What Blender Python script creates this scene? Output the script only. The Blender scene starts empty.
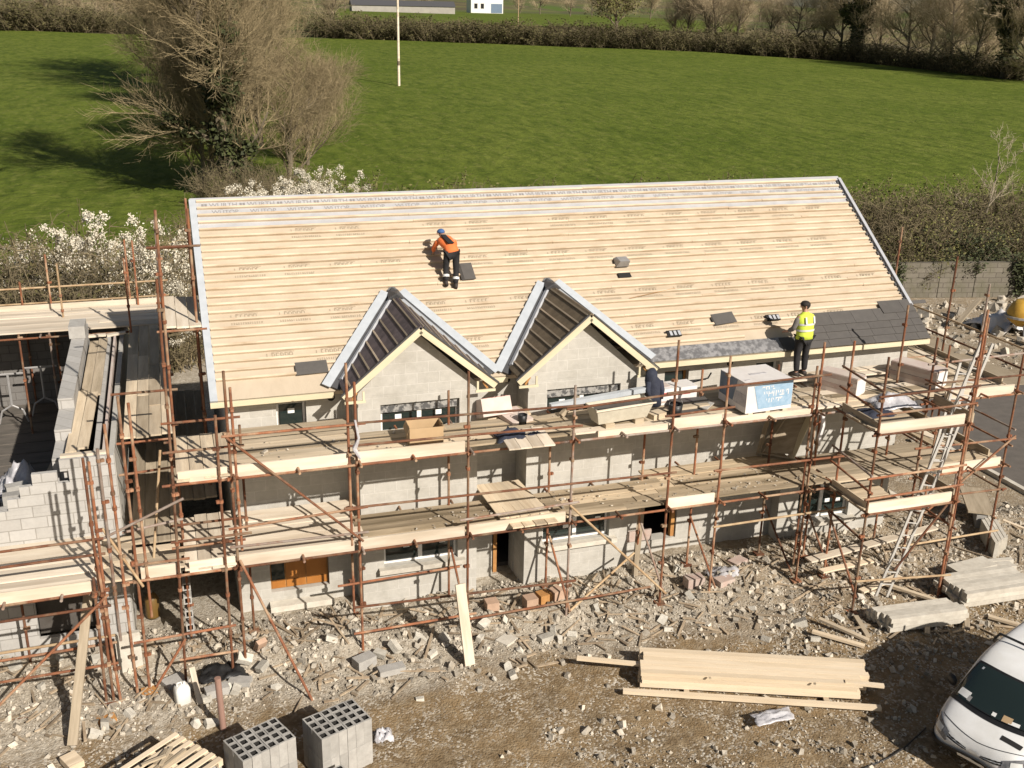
import bpy, bmesh, math, random
from mathutils import Vector, Matrix, noise, Euler
RAD = math.radians
rng = random.Random(7)
scn = bpy.context.scene
col = scn.collection
V = Vector

# ------------------------------------------------------------------ camera
CF, YAW, PITCH, ROLL = 1047.818, 0.321757, 0.340954, 0.019816
CAM = V((-0.7161, -19.6624, 11.8452))
_f = V((math.sin(YAW)*math.cos(PITCH), math.cos(YAW)*math.cos(PITCH), -math.sin(PITCH)))
_r0 = V((math.cos(YAW), -math.sin(YAW), 0)); _u0 = _r0.cross(_f)
_r = _r0*math.cos(ROLL) + _u0*math.sin(ROLL); _u = -_r0*math.sin(ROLL) + _u0*math.cos(ROLL)
cd = bpy.data.cameras.new('camera'); cam = bpy.data.objects.new('camera', cd); col.objects.link(cam)
cd.sensor_width = 36; cd.lens = CF/1024*36; cd.clip_end = 9000; cd.clip_start = .1
M4 = Matrix(((_r.x, _u.x, -_f.x, CAM.x), (_r.y, _u.y, -_f.y, CAM.y), (_r.z, _u.z, -_f.z, CAM.z), (0, 0, 0, 1)))
cam.matrix_world = M4; scn.camera = cam

def ray(px, py): return _f + _r*((px-512)/CF) - _u*((py-384)/CF)
def at(px, py, ax, v):
    d = ray(px, py); i = 'xyz'.index(ax); return CAM + d*((v-CAM[i])/d[i])

# ------------------------------------------------------------------ terrain height
def sst(a, b, x):
    t = min(1, max(0, (x-a)/(b-a))); return t*t*(3-2*t)
def land(x, y):
    z = 0.031*max(0.0, y-24) if y < 330 else 0.031*306 + 0.012*(y-330)
    z -= 0.011*max(0, x-70)*sst(24, 120, y)
    r = math.hypot(x, y)
    if r > 380:
        h = noise.noise(V((x*.0016, y*.0016, 3.1)))*26 + noise.noise(V((x*.005, y*.005, 8)))*9
        z = z*(1-sst(380, 1200, r)) + (8 + h*sst(380, 900, r) + 20*sst(700, 2600, r))*sst(380, 1200, r)
    return z
def yard(x, y):
    z = land(x, y)
    if -14 < x < 24 and -13 < y < 16:
        n = noise.noise(V((x*.55, y*.55, 1.7)))*.07 + noise.noise(V((x*1.9, y*1.9, 4)))*.035 + noise.noise(V((x*5.5, y*5.5, 9)))*.018
        k = sst(-3.6, -1.6, y)*(1-sst(-.9, -.3, y))
        heap = .26*k*max(0, .5+noise.noise(V((x*.8, y*.8, 21))))
        edge = sst(-14, -11, x)*(1-sst(19, 20.2, x))
        z += (n + heap)*edge
    return z
def ground_at(px, py):
    d = ray(px, py); t = 5.0
    while t < 6000:
        p = CAM + d*t
        if p.z < land(p.x, p.y): return p
        t *= 1.004
    return CAM + d*t

# ------------------------------------------------------------------ mesh builder
WM = {}
class MB:
    def __init__(s): s.v = []; s.f = []; s.m = []
    def add(s, vs, fs, mi=0):
        b = len(s.v); s.v += [tuple(v) for v in vs]; s.f += [tuple(b+i for i in f) for f in fs]; s.m += [mi]*len(fs); return s
    def hexa(s, p, mi=0):      # p: 4 bottom (ccw), 4 top
        return s.add(p, [(3,2,1,0),(4,5,6,7),(0,1,5,4),(1,2,6,5),(2,3,7,6),(3,0,4,7)], mi)
    def box(s, x0, x1, y0, y1, z0, z1, mi=0):
        return s.hexa([(x0,y0,z0),(x1,y0,z0),(x1,y1,z0),(x0,y1,z0),(x0,y0,z1),(x1,y0,z1),(x1,y1,z1),(x0,y1,z1)], mi)
    def obox(s, M, sx, sy, sz, mi=0):
        c = [(-1,-1,-1),(1,-1,-1),(1,1,-1),(-1,1,-1),(-1,-1,1),(1,-1,1),(1,1,1),(-1,1,1)]
        return s.hexa([M @ V((a*sx/2, b*sy/2, d*sz/2)) for a, b, d in c], mi)
    def quad(s, a, b, c, d, mi=0): return s.add([a,b,c,d], [(0,1,2,3)], mi)
    def slab(s, pts, off, mi=0):  # polygon extruded by vector off
        n = len(pts); off = V(off); a = [V(p) for p in pts]; b = [p+off for p in a]
        return s.add(a+b, [tuple(range(n-1,-1,-1)), tuple(range(n, 2*n))] + [(i, (i+1)%n, n+(i+1)%n, n+i) for i in range(n)], mi)
    def tube(s, p0, p1, r0, r1=None, n=8, mi=0, cap=True):
        p0 = V(p0); p1 = V(p1); r1 = r0 if r1 is None else r1
        d = (p1-p0); 
        if d.length < 1e-6: return s
        d.normalize(); a = d.orthogonal().normalized(); b = d.cross(a)
        A = [p0 + (a*math.cos(t)+b*math.sin(t))*r0 for t in [2*math.pi*i/n for i in range(n)]]
        B = [p1 + (a*math.cos(t)+b*math.sin(t))*r1 for t in [2*math.pi*i/n for i in range(n)]]
        fs = [(i, (i+1)%n, n+(i+1)%n, n+i) for i in range(n)]
        if cap: fs += [tuple(range(n-1,-1,-1)), tuple(range(n, 2*n))]
        return s.add(A+B, fs, mi)
    def path(s, pts, r, n=6, mi=0):
        for i in range(len(pts)-1):
            s.tube(pts[i], pts[i+1], r[i] if isinstance(r, (list,tuple)) else r, r[i+1] if isinstance(r, (list,tuple)) else r, n, mi)
        return s
    def loft(s, rings, mi=0, cap=True):
        n = len(rings[0]); b = len(s.v)
        for r in rings: s.v += [tuple(p) for p in r]
        for k in range(len(rings)-1):
            for i in range(n):
                s.f.append((b+k*n+i, b+k*n+(i+1)%n, b+(k+1)*n+(i+1)%n, b+(k+1)*n+i)); s.m.append(mi)
        if cap:
            s.f.append(tuple(b+i for i in range(n-1,-1,-1))); s.f.append(tuple(b+(len(rings)-1)*n+i for i in range(n))); s.m += [mi, mi]
        return s
    def mesh(s, name, mats, smooth=False):
        me = bpy.data.meshes.new(name); me.from_pydata(s.v, [], s.f)
        for m in (mats if isinstance(mats, (list,tuple)) else [mats]): me.materials.append(m)
        me.polygons.foreach_set('material_index', s.m)
        if smooth: me.polygons.foreach_set('use_smooth', [True]*len(s.f))
        me.update(); return me
    def build(s, name, mats, parent=None, M=None, smooth=False):
        return link(name, s.mesh(name, mats, smooth), parent, M)
def link(name, me, parent=None, M=None):
    o = bpy.data.objects.new(name, me); col.objects.link(o)
    M = M or Matrix.Identity(4)
    if parent is not None:
        o.parent = parent; o.matrix_parent_inverse = WM[parent.name].inverted()
    o.matrix_basis = M; WM[o.name] = M.copy(); return o
def tag(o, label=None, cat=None, group=None, kind=None):
    if label: o['label'] = label
    if cat: o['category'] = cat
    if group: o['group'] = group
    if kind or cat: o['kind'] = kind or 'thing'
    return o
def root(name, loc, label, cat, group=None, rz=0):
    M = Matrix.Translation(V(loc)) @ Matrix.Rotation(rz, 4, 'Z')
    o = link(name, None, None, M); tag(o, label, cat, group); return o
def copy_tree(o, M, label=None, group=None):
    d = M @ WM[o.name].inverted()
    def cp(x, par):
        c = x.copy(); col.objects.link(c); c.parent = par
        if par is None: c.matrix_basis = M
        WM[c.name] = (d @ WM[x.name])
        for ch in list(kids.get(x.name, [])): cp(ch, c)
        return c
    kids = {}
    for x in [o] + list(o.children_recursive):
        for ch in x.children: kids.setdefault(x.name, []).append(ch)
    c = cp(o, None)
    if label: c['label'] = label
    if group: c['group'] = group
    return c
def frame(p0, p1, up=V((0,0,1))):
    p0 = V(p0); p1 = V(p1); x = (p1-p0).normalized()
    y = V(up).cross(x)
    if y.length < 1e-4: y = V((0,1,0)).cross(x)
    y.normalize(); z = x.cross(y)
    c = (p0+p1)/2
    return Matrix(((x.x,y.x,z.x,c.x),(x.y,y.y,z.y,c.y),(x.z,y.z,z.z,c.z),(0,0,0,1))), (p1-p0).length
def beam(name, p0, p1, w, h, mat, parent=None, up=V((0,0,1))):
    """a board from p0 to p1, w across, h along `up`; its own local X runs along its length"""
    M, L = frame(p0, p1, up)
    return MB().box(-L/2, L/2, -w/2, w/2, -h/2, h/2).build(name, mat, parent, M)

# ------------------------------------------------------------------ materials
def mat(name, c1, c2=None, scale=4, rough=.85, bump=0, bscale=30, rnd=0, isl=0, stretch=(1,1,1), metal=0, lo=.35, hi=.65, c3=None, s3=1, lo3=.5, hi3=.7, spec=.5, coord='Object', det=6):
    m = bpy.data.materials.new(name); m.use_nodes = True; nt = m.node_tree; N = nt.nodes; L = nt.links
    b = N['Principled BSDF']; b.inputs['Roughness'].default_value = rough; b.inputs['Metallic'].default_value = metal
    b.inputs['Specular IOR Level'].default_value = spec
    tc = N.new('ShaderNodeTexCoord'); mp = N.new('ShaderNodeMapping'); mp.inputs['Scale'].default_value = stretch
    L.new(tc.outputs[coord], mp.inputs['Vector']); vec = mp.outputs['Vector']
    if rnd or isl:
        oi = N.new('ShaderNodeObjectInfo'); ad = N.new('ShaderNodeVectorMath'); ad.operation = 'ADD'
        sc = N.new('ShaderNodeMath'); sc.operation = 'MULTIPLY'; sc.inputs[1].default_value = 37
        geo = N.new('ShaderNodeNewGeometry')
        L.new((geo.outputs['Random Per Island'] if isl else oi.outputs['Random']), sc.inputs[0])
        L.new(vec, ad.inputs[0]); L.new(sc.outputs[0], ad.inputs[1]); vec = ad.outputs[0]
    def nz(s, d=det):
        n = N.new('ShaderNodeTexNoise'); n.inputs['Scale'].default_value = s; n.inputs['Detail'].default_value = d; n.inputs['Roughness'].default_value = .6
        L.new(vec, n.inputs['Vector']); return n.outputs['Fac']
    def mix(fac, a, bb):
        x = N.new('ShaderNodeMix'); x.data_type = 'RGBA'
        L.new(fac, x.inputs[0])
        for i, c in ((6, a), (7, bb)):
            if isinstance(c, tuple): x.inputs[i].default_value = (*c, 1)
            else: L.new(c, x.inputs[i])
        return x.outputs[2]
    def ramp(v, a, bb):
        r = N.new('ShaderNodeMapRange'); r.inputs[1].default_value = a; r.inputs[2].default_value = bb; L.new(v, r.inputs[0]); return r.outputs[0]
    c = c1
    if c2: c = mix(ramp(nz(scale), lo, hi), c1, c2)
    if c3: c = mix(ramp(nz(s3), lo3, hi3), c, c3)
    if rnd or isl:
        hv = N.new('ShaderNodeHueSaturation')
        src = oi.outputs['Random'] if not isl else geo.outputs['Random Per Island']
        amt = isl or rnd
        L.new(ramp2(N, L, src, 1-amt, 1+amt*.7), hv.inputs['Value'])
        if isinstance(c, tuple): hv.inputs['Color'].default_value = (*c, 1)
        else: L.new(c, hv.inputs['Color'])
        c = hv.outputs[0]
    if isinstance(c, tuple): b.inputs['Base Color'].default_value = (*c, 1)
    else: L.new(c, b.inputs['Base Color'])
    if bump:
        bp = N.new('ShaderNodeBump'); bp.inputs['Strength'].default_value = bump; bp.inputs['Distance'].default_value = .02
        L.new(nz(bscale, 5), bp.inputs['Height']); L.new(bp.outputs[0], b.inputs['Normal'])
    return m
def ramp2(N, L, src, a, b):
    r = N.new('ShaderNodeMapRange'); r.inputs[3].default_value = a; r.inputs[4].default_value = b; L.new(src, r.inputs[0]); return r.outputs[0]
def block_mat(name, c1, c2, mortar, bw=.45, bh=.225, ms=.012, axis='xy', stain=(.20,.18,.15), stainamt=.5):
    m = bpy.data.materials.new(name); m.use_nodes = True; nt = m.node_tree; N = nt.nodes; L = nt.links
    b = N['Principled BSDF']; b.inputs['Roughness'].default_value = .92; b.inputs['Specular IOR Level'].default_value = .2
    tc = N.new('ShaderNodeTexCoord'); sp = N.new('ShaderNodeSeparateXYZ'); L.new(tc.outputs['Object'], sp.inputs[0])
    ad = N.new('ShaderNodeMath'); L.new(sp.outputs[0], ad.inputs[0]); L.new(sp.outputs[1], ad.inputs[1])
    cb = N.new('ShaderNodeCombineXYZ'); L.new(ad.outputs[0], cb.inputs[0]); L.new(sp.outputs[2], cb.inputs[1])
    br = N.new('ShaderNodeTexBrick'); L.new(cb.outputs[0], br.inputs['Vector'])
    br.inputs['Scale'].default_value = 1; br.inputs['Brick Width'].default_value = bw; br.inputs['Row Height'].default_value = bh
    br.inputs['Mortar Size'].default_value = ms; br.inputs['Mortar Smooth'].default_value = .4; br.inputs['Bias'].default_value = 0
    br.inputs['Color1'].default_value = (*c1, 1); br.inputs['Color2'].default_value = (*c2, 1); br.inputs['Mortar'].default_value = (*mortar, 1)
    def nz(s, d=6):
        n = N.new('ShaderNodeTexNoise'); n.inputs['Scale'].default_value = s; n.inputs['Detail'].default_value = d; n.inputs['Roughness'].default_value = .65
        L.new(tc.outputs['Object'], n.inputs['Vector']); return n.outputs['Fac']
    r = N.new('ShaderNodeMapRange'); r.inputs[1].default_value = .45; r.inputs[2].default_value = .75; r.inputs[4].default_value = stainamt; L.new(nz(1.6), r.inputs[0])
    mx = N.new('ShaderNodeMix'); mx.data_type = 'RGBA'; L.new(r.outputs[0], mx.inputs[0]); L.new(br.outputs['Color'], mx.inputs[6]); mx.inputs[7].default_value = (*stain, 1)
    r2 = N.new('ShaderNodeMapRange'); r2.inputs[1].default_value = .3; r2.inputs[2].default_value = .7; r2.inputs[3].default_value = .92; r2.inputs[4].default_value = 1.06; L.new(nz(9), r2.inputs[0])
    hv = N.new('ShaderNodeHueSaturation'); L.new(mx.outputs[2], hv.inputs['Color']); L.new(r2.outputs[0], hv.inputs['Value'])
    L.new(hv.outputs[0], b.inputs['Base Color'])
    bp = N.new('ShaderNodeBump'); bp.inputs['Strength'].default_value = .3; bp.inputs['Distance'].default_value = .01
    sb = N.new('ShaderNodeMath'); sb.operation = 'SUBTRACT'; L.new(nz(60, 3), sb.inputs[0]); L.new(br.outputs['Fac'], sb.inputs[1])
    L.new(sb.outputs[0], bp.inputs['Height']); L.new(bp.outputs[0], b.inputs['Normal'])
    return m

M = {}
M['block'] = block_mat('concrete_block', (.485,.465,.42), (.455,.435,.39), (.53,.51,.465), ms=.010, stain=(.34,.32,.275), stainamt=.7)
M['block_pale'] = block_mat('pale_block', (.47,.455,.43), (.405,.39,.365), (.29,.275,.25), ms=.012, stainamt=.4, stain=(.40,.38,.345))
M['block_dark'] = block_mat('shaded_block', (.20,.19,.175), (.17,.16,.15), (.13,.12,.11), ms=.014, stainamt=.3, stain=(.15,.14,.13))  # dark copy of the block: shade of the rear wall put into the colour
M['block_one'] = mat('block_single', (.42,.405,.375), (.34,.325,.30), 6, .95, .4, 60, rnd=.16, spec=.2)
M['conc'] = mat('precast_concrete', (.62,.58,.50), (.50,.46,.39), 5, .9, .25, 50, rnd=.14, spec=.2)
M['stone'] = mat('broken_block', (.53,.48,.40), (.36,.315,.25), 7, .95, .5, 30, isl=.5, spec=.2)
M['chunk'] = mat('block_chunk', (.58,.55,.48), (.44,.41,.35), 7, .95, .5, 30, rnd=.25, spec=.2)
M['wood'] = mat('fresh_timber', (.76,.64,.48), (.66,.53,.365), 7, .75, .15, 40, rnd=.16, stretch=(.12,1,1), lo=.3, hi=.7, spec=.3)
M['batten'] = mat('roof_batten_wood', (.67,.555,.41), (.42,.31,.20), 3, .8, .1, 40, rnd=.10, stretch=(.5,2,2), spec=.25, lo=.4, hi=.75)
M['board'] = mat('scaffold_board_wood', (.66,.55,.40), (.50,.40,.28), 9, .85, .25, 40, rnd=.34, stretch=(.10,1,1), c3=(.36,.31,.24), s3=2.2, lo3=.50, hi3=.75, spec=.2)
M['board_dirty'] = mat('muddy_board', (.58,.47,.33), (.42,.33,.22), 9, .9, .3, 40, rnd=.34, stretch=(.12,1,1), c3=(.23,.18,.115), s3=1.6, lo3=.46, hi3=.66, spec=.2)
M['board_grey'] = mat('weathered_board', (.47,.39,.285), (.33,.27,.19), 9, .9, .25, 40, rnd=.3, stretch=(.1,1,1), spec=.2)
M['toe'] = mat('toe_board_wood', (.74,.655,.53), (.60,.50,.38), 6, .8, .15, 40, rnd=.18, stretch=(.12,1,1), spec=.25, c3=(.50,.42,.32), s3=1.5, lo3=.5, hi3=.72)
M['fascia'] = mat('treated_fascia', (.66,.59,.42), (.58,.505,.345), 5, .75, .1, 40, rnd=.06, stretch=(.15,1,1), spec=.3)
M['rafter'] = mat('orange_pine', (.50,.26,.09), (.38,.18,.06), 6, .7, .1, 40, rnd=.1, spec=.3)
M['tube'] = mat('rusty_tube', (.29,.115,.055), (.15,.065,.038), 5, .75, .3, 60, rnd=.5, c3=(.36,.25,.16), s3=1.8, lo3=.48, hi3=.64, spec=.3)
M['tube_grey'] = mat('galvanised_tube', (.34,.29,.25), (.24,.17,.13), 5, .6, .2, 60, rnd=.2, spec=.35, c3=(.24,.12,.07), s3=2, lo3=.5, hi3=.62)
M['tube_pale'] = mat('worn_tube', (.48,.36,.22), (.34,.22,.12), 5, .7, .2, 60, rnd=.15, spec=.35)
M['membrane'] = mat('cream_membrane', (.515,.43,.325), (.445,.37,.275), 1.3, .75, .55, 5, spec=.2, c3=(.41,.33,.235), s3=.5, lo3=.5, hi3=.8, stretch=(1,.6,.6))
M['membrane_grey'] = mat('grey_membrane', (.44,.44,.45), (.37,.37,.38), 2.5, .6, .4, 6, spec=.3)
M['print'] = mat('membrane_print', (.31,.25,.175), None, rough=.8)
M['print_dark'] = mat('membrane_print_dark', (.22,.21,.21), None, rough=.8)
M['felt'] = mat('purple_felt', (.145,.118,.122), (.085,.07,.075), 5, .75, .2, 14, spec=.3)
M['felt_brown'] = mat('brown_felt', (.21,.165,.11), (.14,.11,.075), 5, .8, .2, 14, spec=.2)
M['splinter'] = mat('splinter_wood', (.45,.36,.25), (.28,.21,.14), 6, .9, 0, isl=.4)
M['slate'] = mat('fibre_slate', (.10,.092,.084), (.086,.079,.073), 6, .7, .1, 50, rnd=.05, spec=.4)
M['leadgrey'] = mat('pale_valley_trough', (.47,.50,.53), (.41,.44,.47), 5, .45, .05, 20, spec=.5)
M['darkgrey'] = mat('dark_lead', (.075,.075,.078), (.055,.055,.058), 6, .55, .1, 20, spec=.5)
M['shinyfelt'] = mat('eaves_felt', (.27,.265,.265), (.13,.128,.13), 8, .36, .6, 9, spec=.6, lo=.42, hi=.58)
M['white'] = mat('white_pvc', (.80,.79,.76), None, rough=.4)
M['whiteverge'] = mat('verge_trim', (.43,.44,.465), (.37,.38,.40), 8, .5, 0)
M['black'] = mat('black_opening', (.015,.014,.013), None, rough=.9)
M['dark_floor'] = mat('dark_floor', (.15,.13,.11), (.10,.09,.075), 5, .95, .2, 20, stretch=(.3,1,1))  # interior shade put into the floor colour
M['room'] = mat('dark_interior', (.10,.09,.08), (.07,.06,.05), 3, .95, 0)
M['glass'] = mat('window_glass', (.018,.028,.026), None, rough=.08, spec=.8)
M['paper'] = mat('white_sticker', (.82,.82,.80), None, rough=.6)
M['door'] = mat('orange_door_wood', (.42,.17,.035), (.34,.13,.025), 4, .5, .05, 30, stretch=(1,1,.15), rnd=.05)
M['foil'] = mat('window_tape', (.34,.33,.31), (.10,.10,.10), 12, .35, .6, 14, lo=.45, hi=.55)
M['pink'] = mat('pink_insulation', (.46,.335,.285), (.50,.42,.36), 6, .8, .2, 20, rnd=.1)
M['insul'] = mat('white_insulation', (.60,.525,.46), (.54,.43,.38), 3, .7, .1, 20, rnd=.05)
M['redprint'] = mat('red_print', (.50,.10,.09), None, rough=.6)
M['blueprint'] = mat('blue_print', (.24,.38,.52), (.34,.47,.60), 9, .5)
M['bluedark'] = mat('blue_wrap', (.10,.15,.22), (.16,.22,.30), 4, .4)
M['wrap'] = mat('white_wrap', (.76,.74,.72), (.68,.65,.63), 3, .35, .3, 8)
M['card'] = mat('cardboard', (.50,.35,.20), (.45,.31,.17), 3, .85, .05)
M['navy'] = mat('navy_cloth', (.022,.026,.045), (.035,.04,.06), 9, .9, .4, 25)
M['blackplastic'] = mat('black_plastic', (.02,.02,.021), (.012,.012,.012), 5, .45, .5, 9)
M['clear'] = mat('milky_plastic_bag', (.56,.55,.56), (.40,.39,.41), 7, .3, .8, 10)
M['alu'] = mat('aluminium', (.62,.60,.56), (.54,.52,.48), 6, .45, 0, metal=.3)
M['steel'] = mat('galvanised_steel', (.42,.41,.40), (.34,.33,.32), 6, .5, 0, metal=.3)
M['tub'] = mat('cement_crusted_tub', (.56,.52,.42), (.48,.44,.35), 5, .9, .3, 30)
M['terracotta'] = mat('terracotta', (.48,.33,.235), (.40,.27,.19), 5, .85, .1, 30, rnd=.1)
M['jerry'] = mat('white_plastic', (.74,.73,.69), (.66,.65,.60), 4, .5)
M['pipe'] = mat('brown_pipe', (.33,.20,.155), (.30,.18,.14), 4, .5, .05)
M['skin'] = mat('skin', (.42,.24,.17), None, rough=.6)
M['orange'] = mat('orange_jacket_cloth', (.80,.19,.05), (.70,.16,.04), 7, .8, .3, 20)
M['hivis'] = mat('hivis_yellow_cloth', (.62,.74,.08), (.55,.68,.06), 7, .7, .3, 20)
M['reflect'] = mat('reflective_tape', (.62,.62,.60), None, rough=.35)
M['trouser'] = mat('black_trouser_cloth', (.012,.0115,.013), (.02,.019,.02), 9, .9, .3, 20)
M['greysleeve'] = mat('grey_sleeve_cloth', (.16,.15,.14), None, rough=.9)
M['bluecap'] = mat('blue_cap_cloth', (.05,.12,.30), None, rough=.8)
M['hair'] = mat('dark_hair', (.018,.013,.010), None, rough=.8)
M['boot'] = mat('boot_leather', (.03,.022,.018), None, rough=.7)
M['paint'] = mat('white_car_paint', (.80,.80,.79), (.72,.715,.69), 2.5, rough=.25, spec=.6, c3=(.62,.59,.54), s3=1.2, lo3=.55, hi3=.9)
M['tyre'] = mat('tyre_rubber', (.02,.02,.02), None, rough=.9)
M['lamp'] = mat('headlamp_lens', (.20,.20,.205), (.10,.10,.105), 14, .08, 0, spec=.8)
M['amber'] = mat('amber_lens', (.6,.25,.05), None, rough=.15)
M['mixer'] = mat('orange_paint', (.62,.38,.06), (.48,.27,.04), 4, .5)
M['ochre'] = mat('ochre_shade_darkened', (.15,.085,.02), None, rough=.5)  # yellow darkened to stand in for the shade of the gap
M['bark'] = mat('bark', (.19,.155,.10), (.12,.095,.065), 6, .95, .4, 20)
M['twig'] = mat('twig', (.31,.245,.135), (.20,.155,.085), 3, .95, 0, isl=.25)
M['twig_pale'] = mat('pale_twig', (.42,.36,.26), (.34,.28,.20), 3, .95, 0, isl=.2)
M['twig_far'] = mat('far_twig', (.50,.40,.25), (.36,.285,.18), .3, .95, 0, isl=.2)
M['hedge_twig'] = mat('hedge_twig', (.20,.16,.09), (.14,.112,.064), 3, .95, 0, isl=.3)
M['ivy'] = mat('ivy_leaf', (.055,.065,.016), (.038,.045,.013), 2, .7, 0, isl=.4)
M['leafbrown'] = mat('hedge_leaf', (.082,.080,.024), (.11,.088,.036), .5, .9, 0, isl=.35)
M['leafgreen'] = mat('young_leaf', (.13,.14,.035), (.16,.14,.05), .5, .9, 0, isl=.35)
M['blossom'] = mat('white_blossom', (.70,.655,.54), (.58,.52,.40), 2, .9, 0, isl=.2)
M['asphalt'] = mat('asphalt', (.15,.132,.115), (.12,.107,.094), 3, .92, .3, 60, spec=.2)
M['sandslab'] = mat('sandy_hardcore', (.34,.28,.20), (.28,.225,.155), 1.5, .95, .3, 30, spec=.2)
M['render_white'] = mat('white_render', (.74,.72,.68), None, rough=.9)
M['shed'] = mat('pale_sheet_shed', (.34,.32,.28), (.29,.27,.24), .5, .8)
M['darkroof'] = mat('dark_slate_roof', (.06,.06,.065), None, rough=.8)
M['stonewall'] = block_mat('old_block_wall', (.20,.18,.145), (.165,.148,.118), (.12,.105,.085), bw=.46, bh=.23, ms=.02, stain=(.12,.115,.07), stainamt=.8)
# ------------------------------------------------------------------ light
AZ, EL = 67.0, 33.5     # sun azimuth from +X towards -Y (in front of the house), elevation
sd = V((math.cos(RAD(AZ))*math.cos(RAD(EL)), -math.sin(RAD(AZ))*math.cos(RAD(EL)), math.sin(RAD(EL))))
w = bpy.data.worlds.new('World'); scn.world = w; w.use_nodes = True
wn = w.node_tree; sk = wn.nodes.new('ShaderNodeTexSky'); sk.sky_type = 'NISHITA'; sk.sun_disc = False
sk.sun_elevation = RAD(EL); sk.sun_rotation = math.atan2(sd.x, sd.y); sk.air_density = 1.0; sk.dust_density = 1.6
bgn = wn.nodes['Background']; bgn.inputs['Strength'].default_value = .05
tint = wn.nodes.new('ShaderNodeMix'); tint.data_type = 'RGBA'; tint.blend_type = 'MULTIPLY'; tint.inputs[0].default_value = 1; tint.inputs[7].default_value = (1, .955, .87, 1)   # warm white balance
wn.links.new(sk.outputs[0], tint.inputs[6]); wn.links.new(tint.outputs[2], bgn.inputs['Color'])
sl = bpy.data.lights.new('sun', 'SUN'); sl.energy = 5.0; sl.angle = RAD(.53); sl.color = (1, .925, .83)
so = bpy.data.objects.new('sun', sl); col.objects.link(so); so.rotation_euler = sd.to_track_quat('Z', 'Y').to_euler(); so.location = (20, -30, 40)
scn.view_settings.view_transform = 'Standard'; scn.view_settings.look = 'None'
scn.view_settings.exposure = 0.3; scn.view_settings.gamma = 1; scn.view_settings.use_curve_mapping = False
scn.cycles.max_bounces = 4; scn.cycles.diffuse_bounces = 2; scn.cycles.glossy_bounces = 2; scn.cycles.transparent_max_bounces = 8

# ------------------------------------------------------------------ ground sheet
def lines(spec):
    out = []
    for a, b, n in spec:
        out += [a + (b-a)*i/n for i in range(n)]
    out.append(spec[-1][1]); return out
xs = lines([(-4000,-1200,10),(-1200,-300,18),(-300,-60,16),(-60,-12,16),(-12,-5.6,32),(-5.6,19,246),(19,26,24),(26,60,17),(60,300,24),(300,1200,26),(1200,4000,14)])
ys = lines([(-400,-60,6),(-60,-12,12),(-12,-8.6,18),(-8.6,.2,98),(.2,16,50),(16,60,30),(60,330,45),(330,1200,40),(1200,4200,20)])
def sheet(name, xs, ys, zf, m, kind='structure', keep=None):
    nx, ny = len(xs), len(ys)
    vs = [(x, y, zf(x, y)) for y in ys for x in xs]
    fs = [(j*nx+i, j*nx+i+1, (j+1)*nx+i+1, (j+1)*nx+i) for j in range(ny-1) for i in range(nx-1) if keep is None or keep((xs[i]+xs[i+1])/2, (ys[j]+ys[j+1])/2)]
    me = bpy.data.meshes.new(name); me.from_pydata(vs, [], fs); me.materials.append(m)
    me.polygons.foreach_set('use_smooth', [True]*len(fs)); me.update()
    o = link(name, me); o['kind'] = kind; return o

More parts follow.
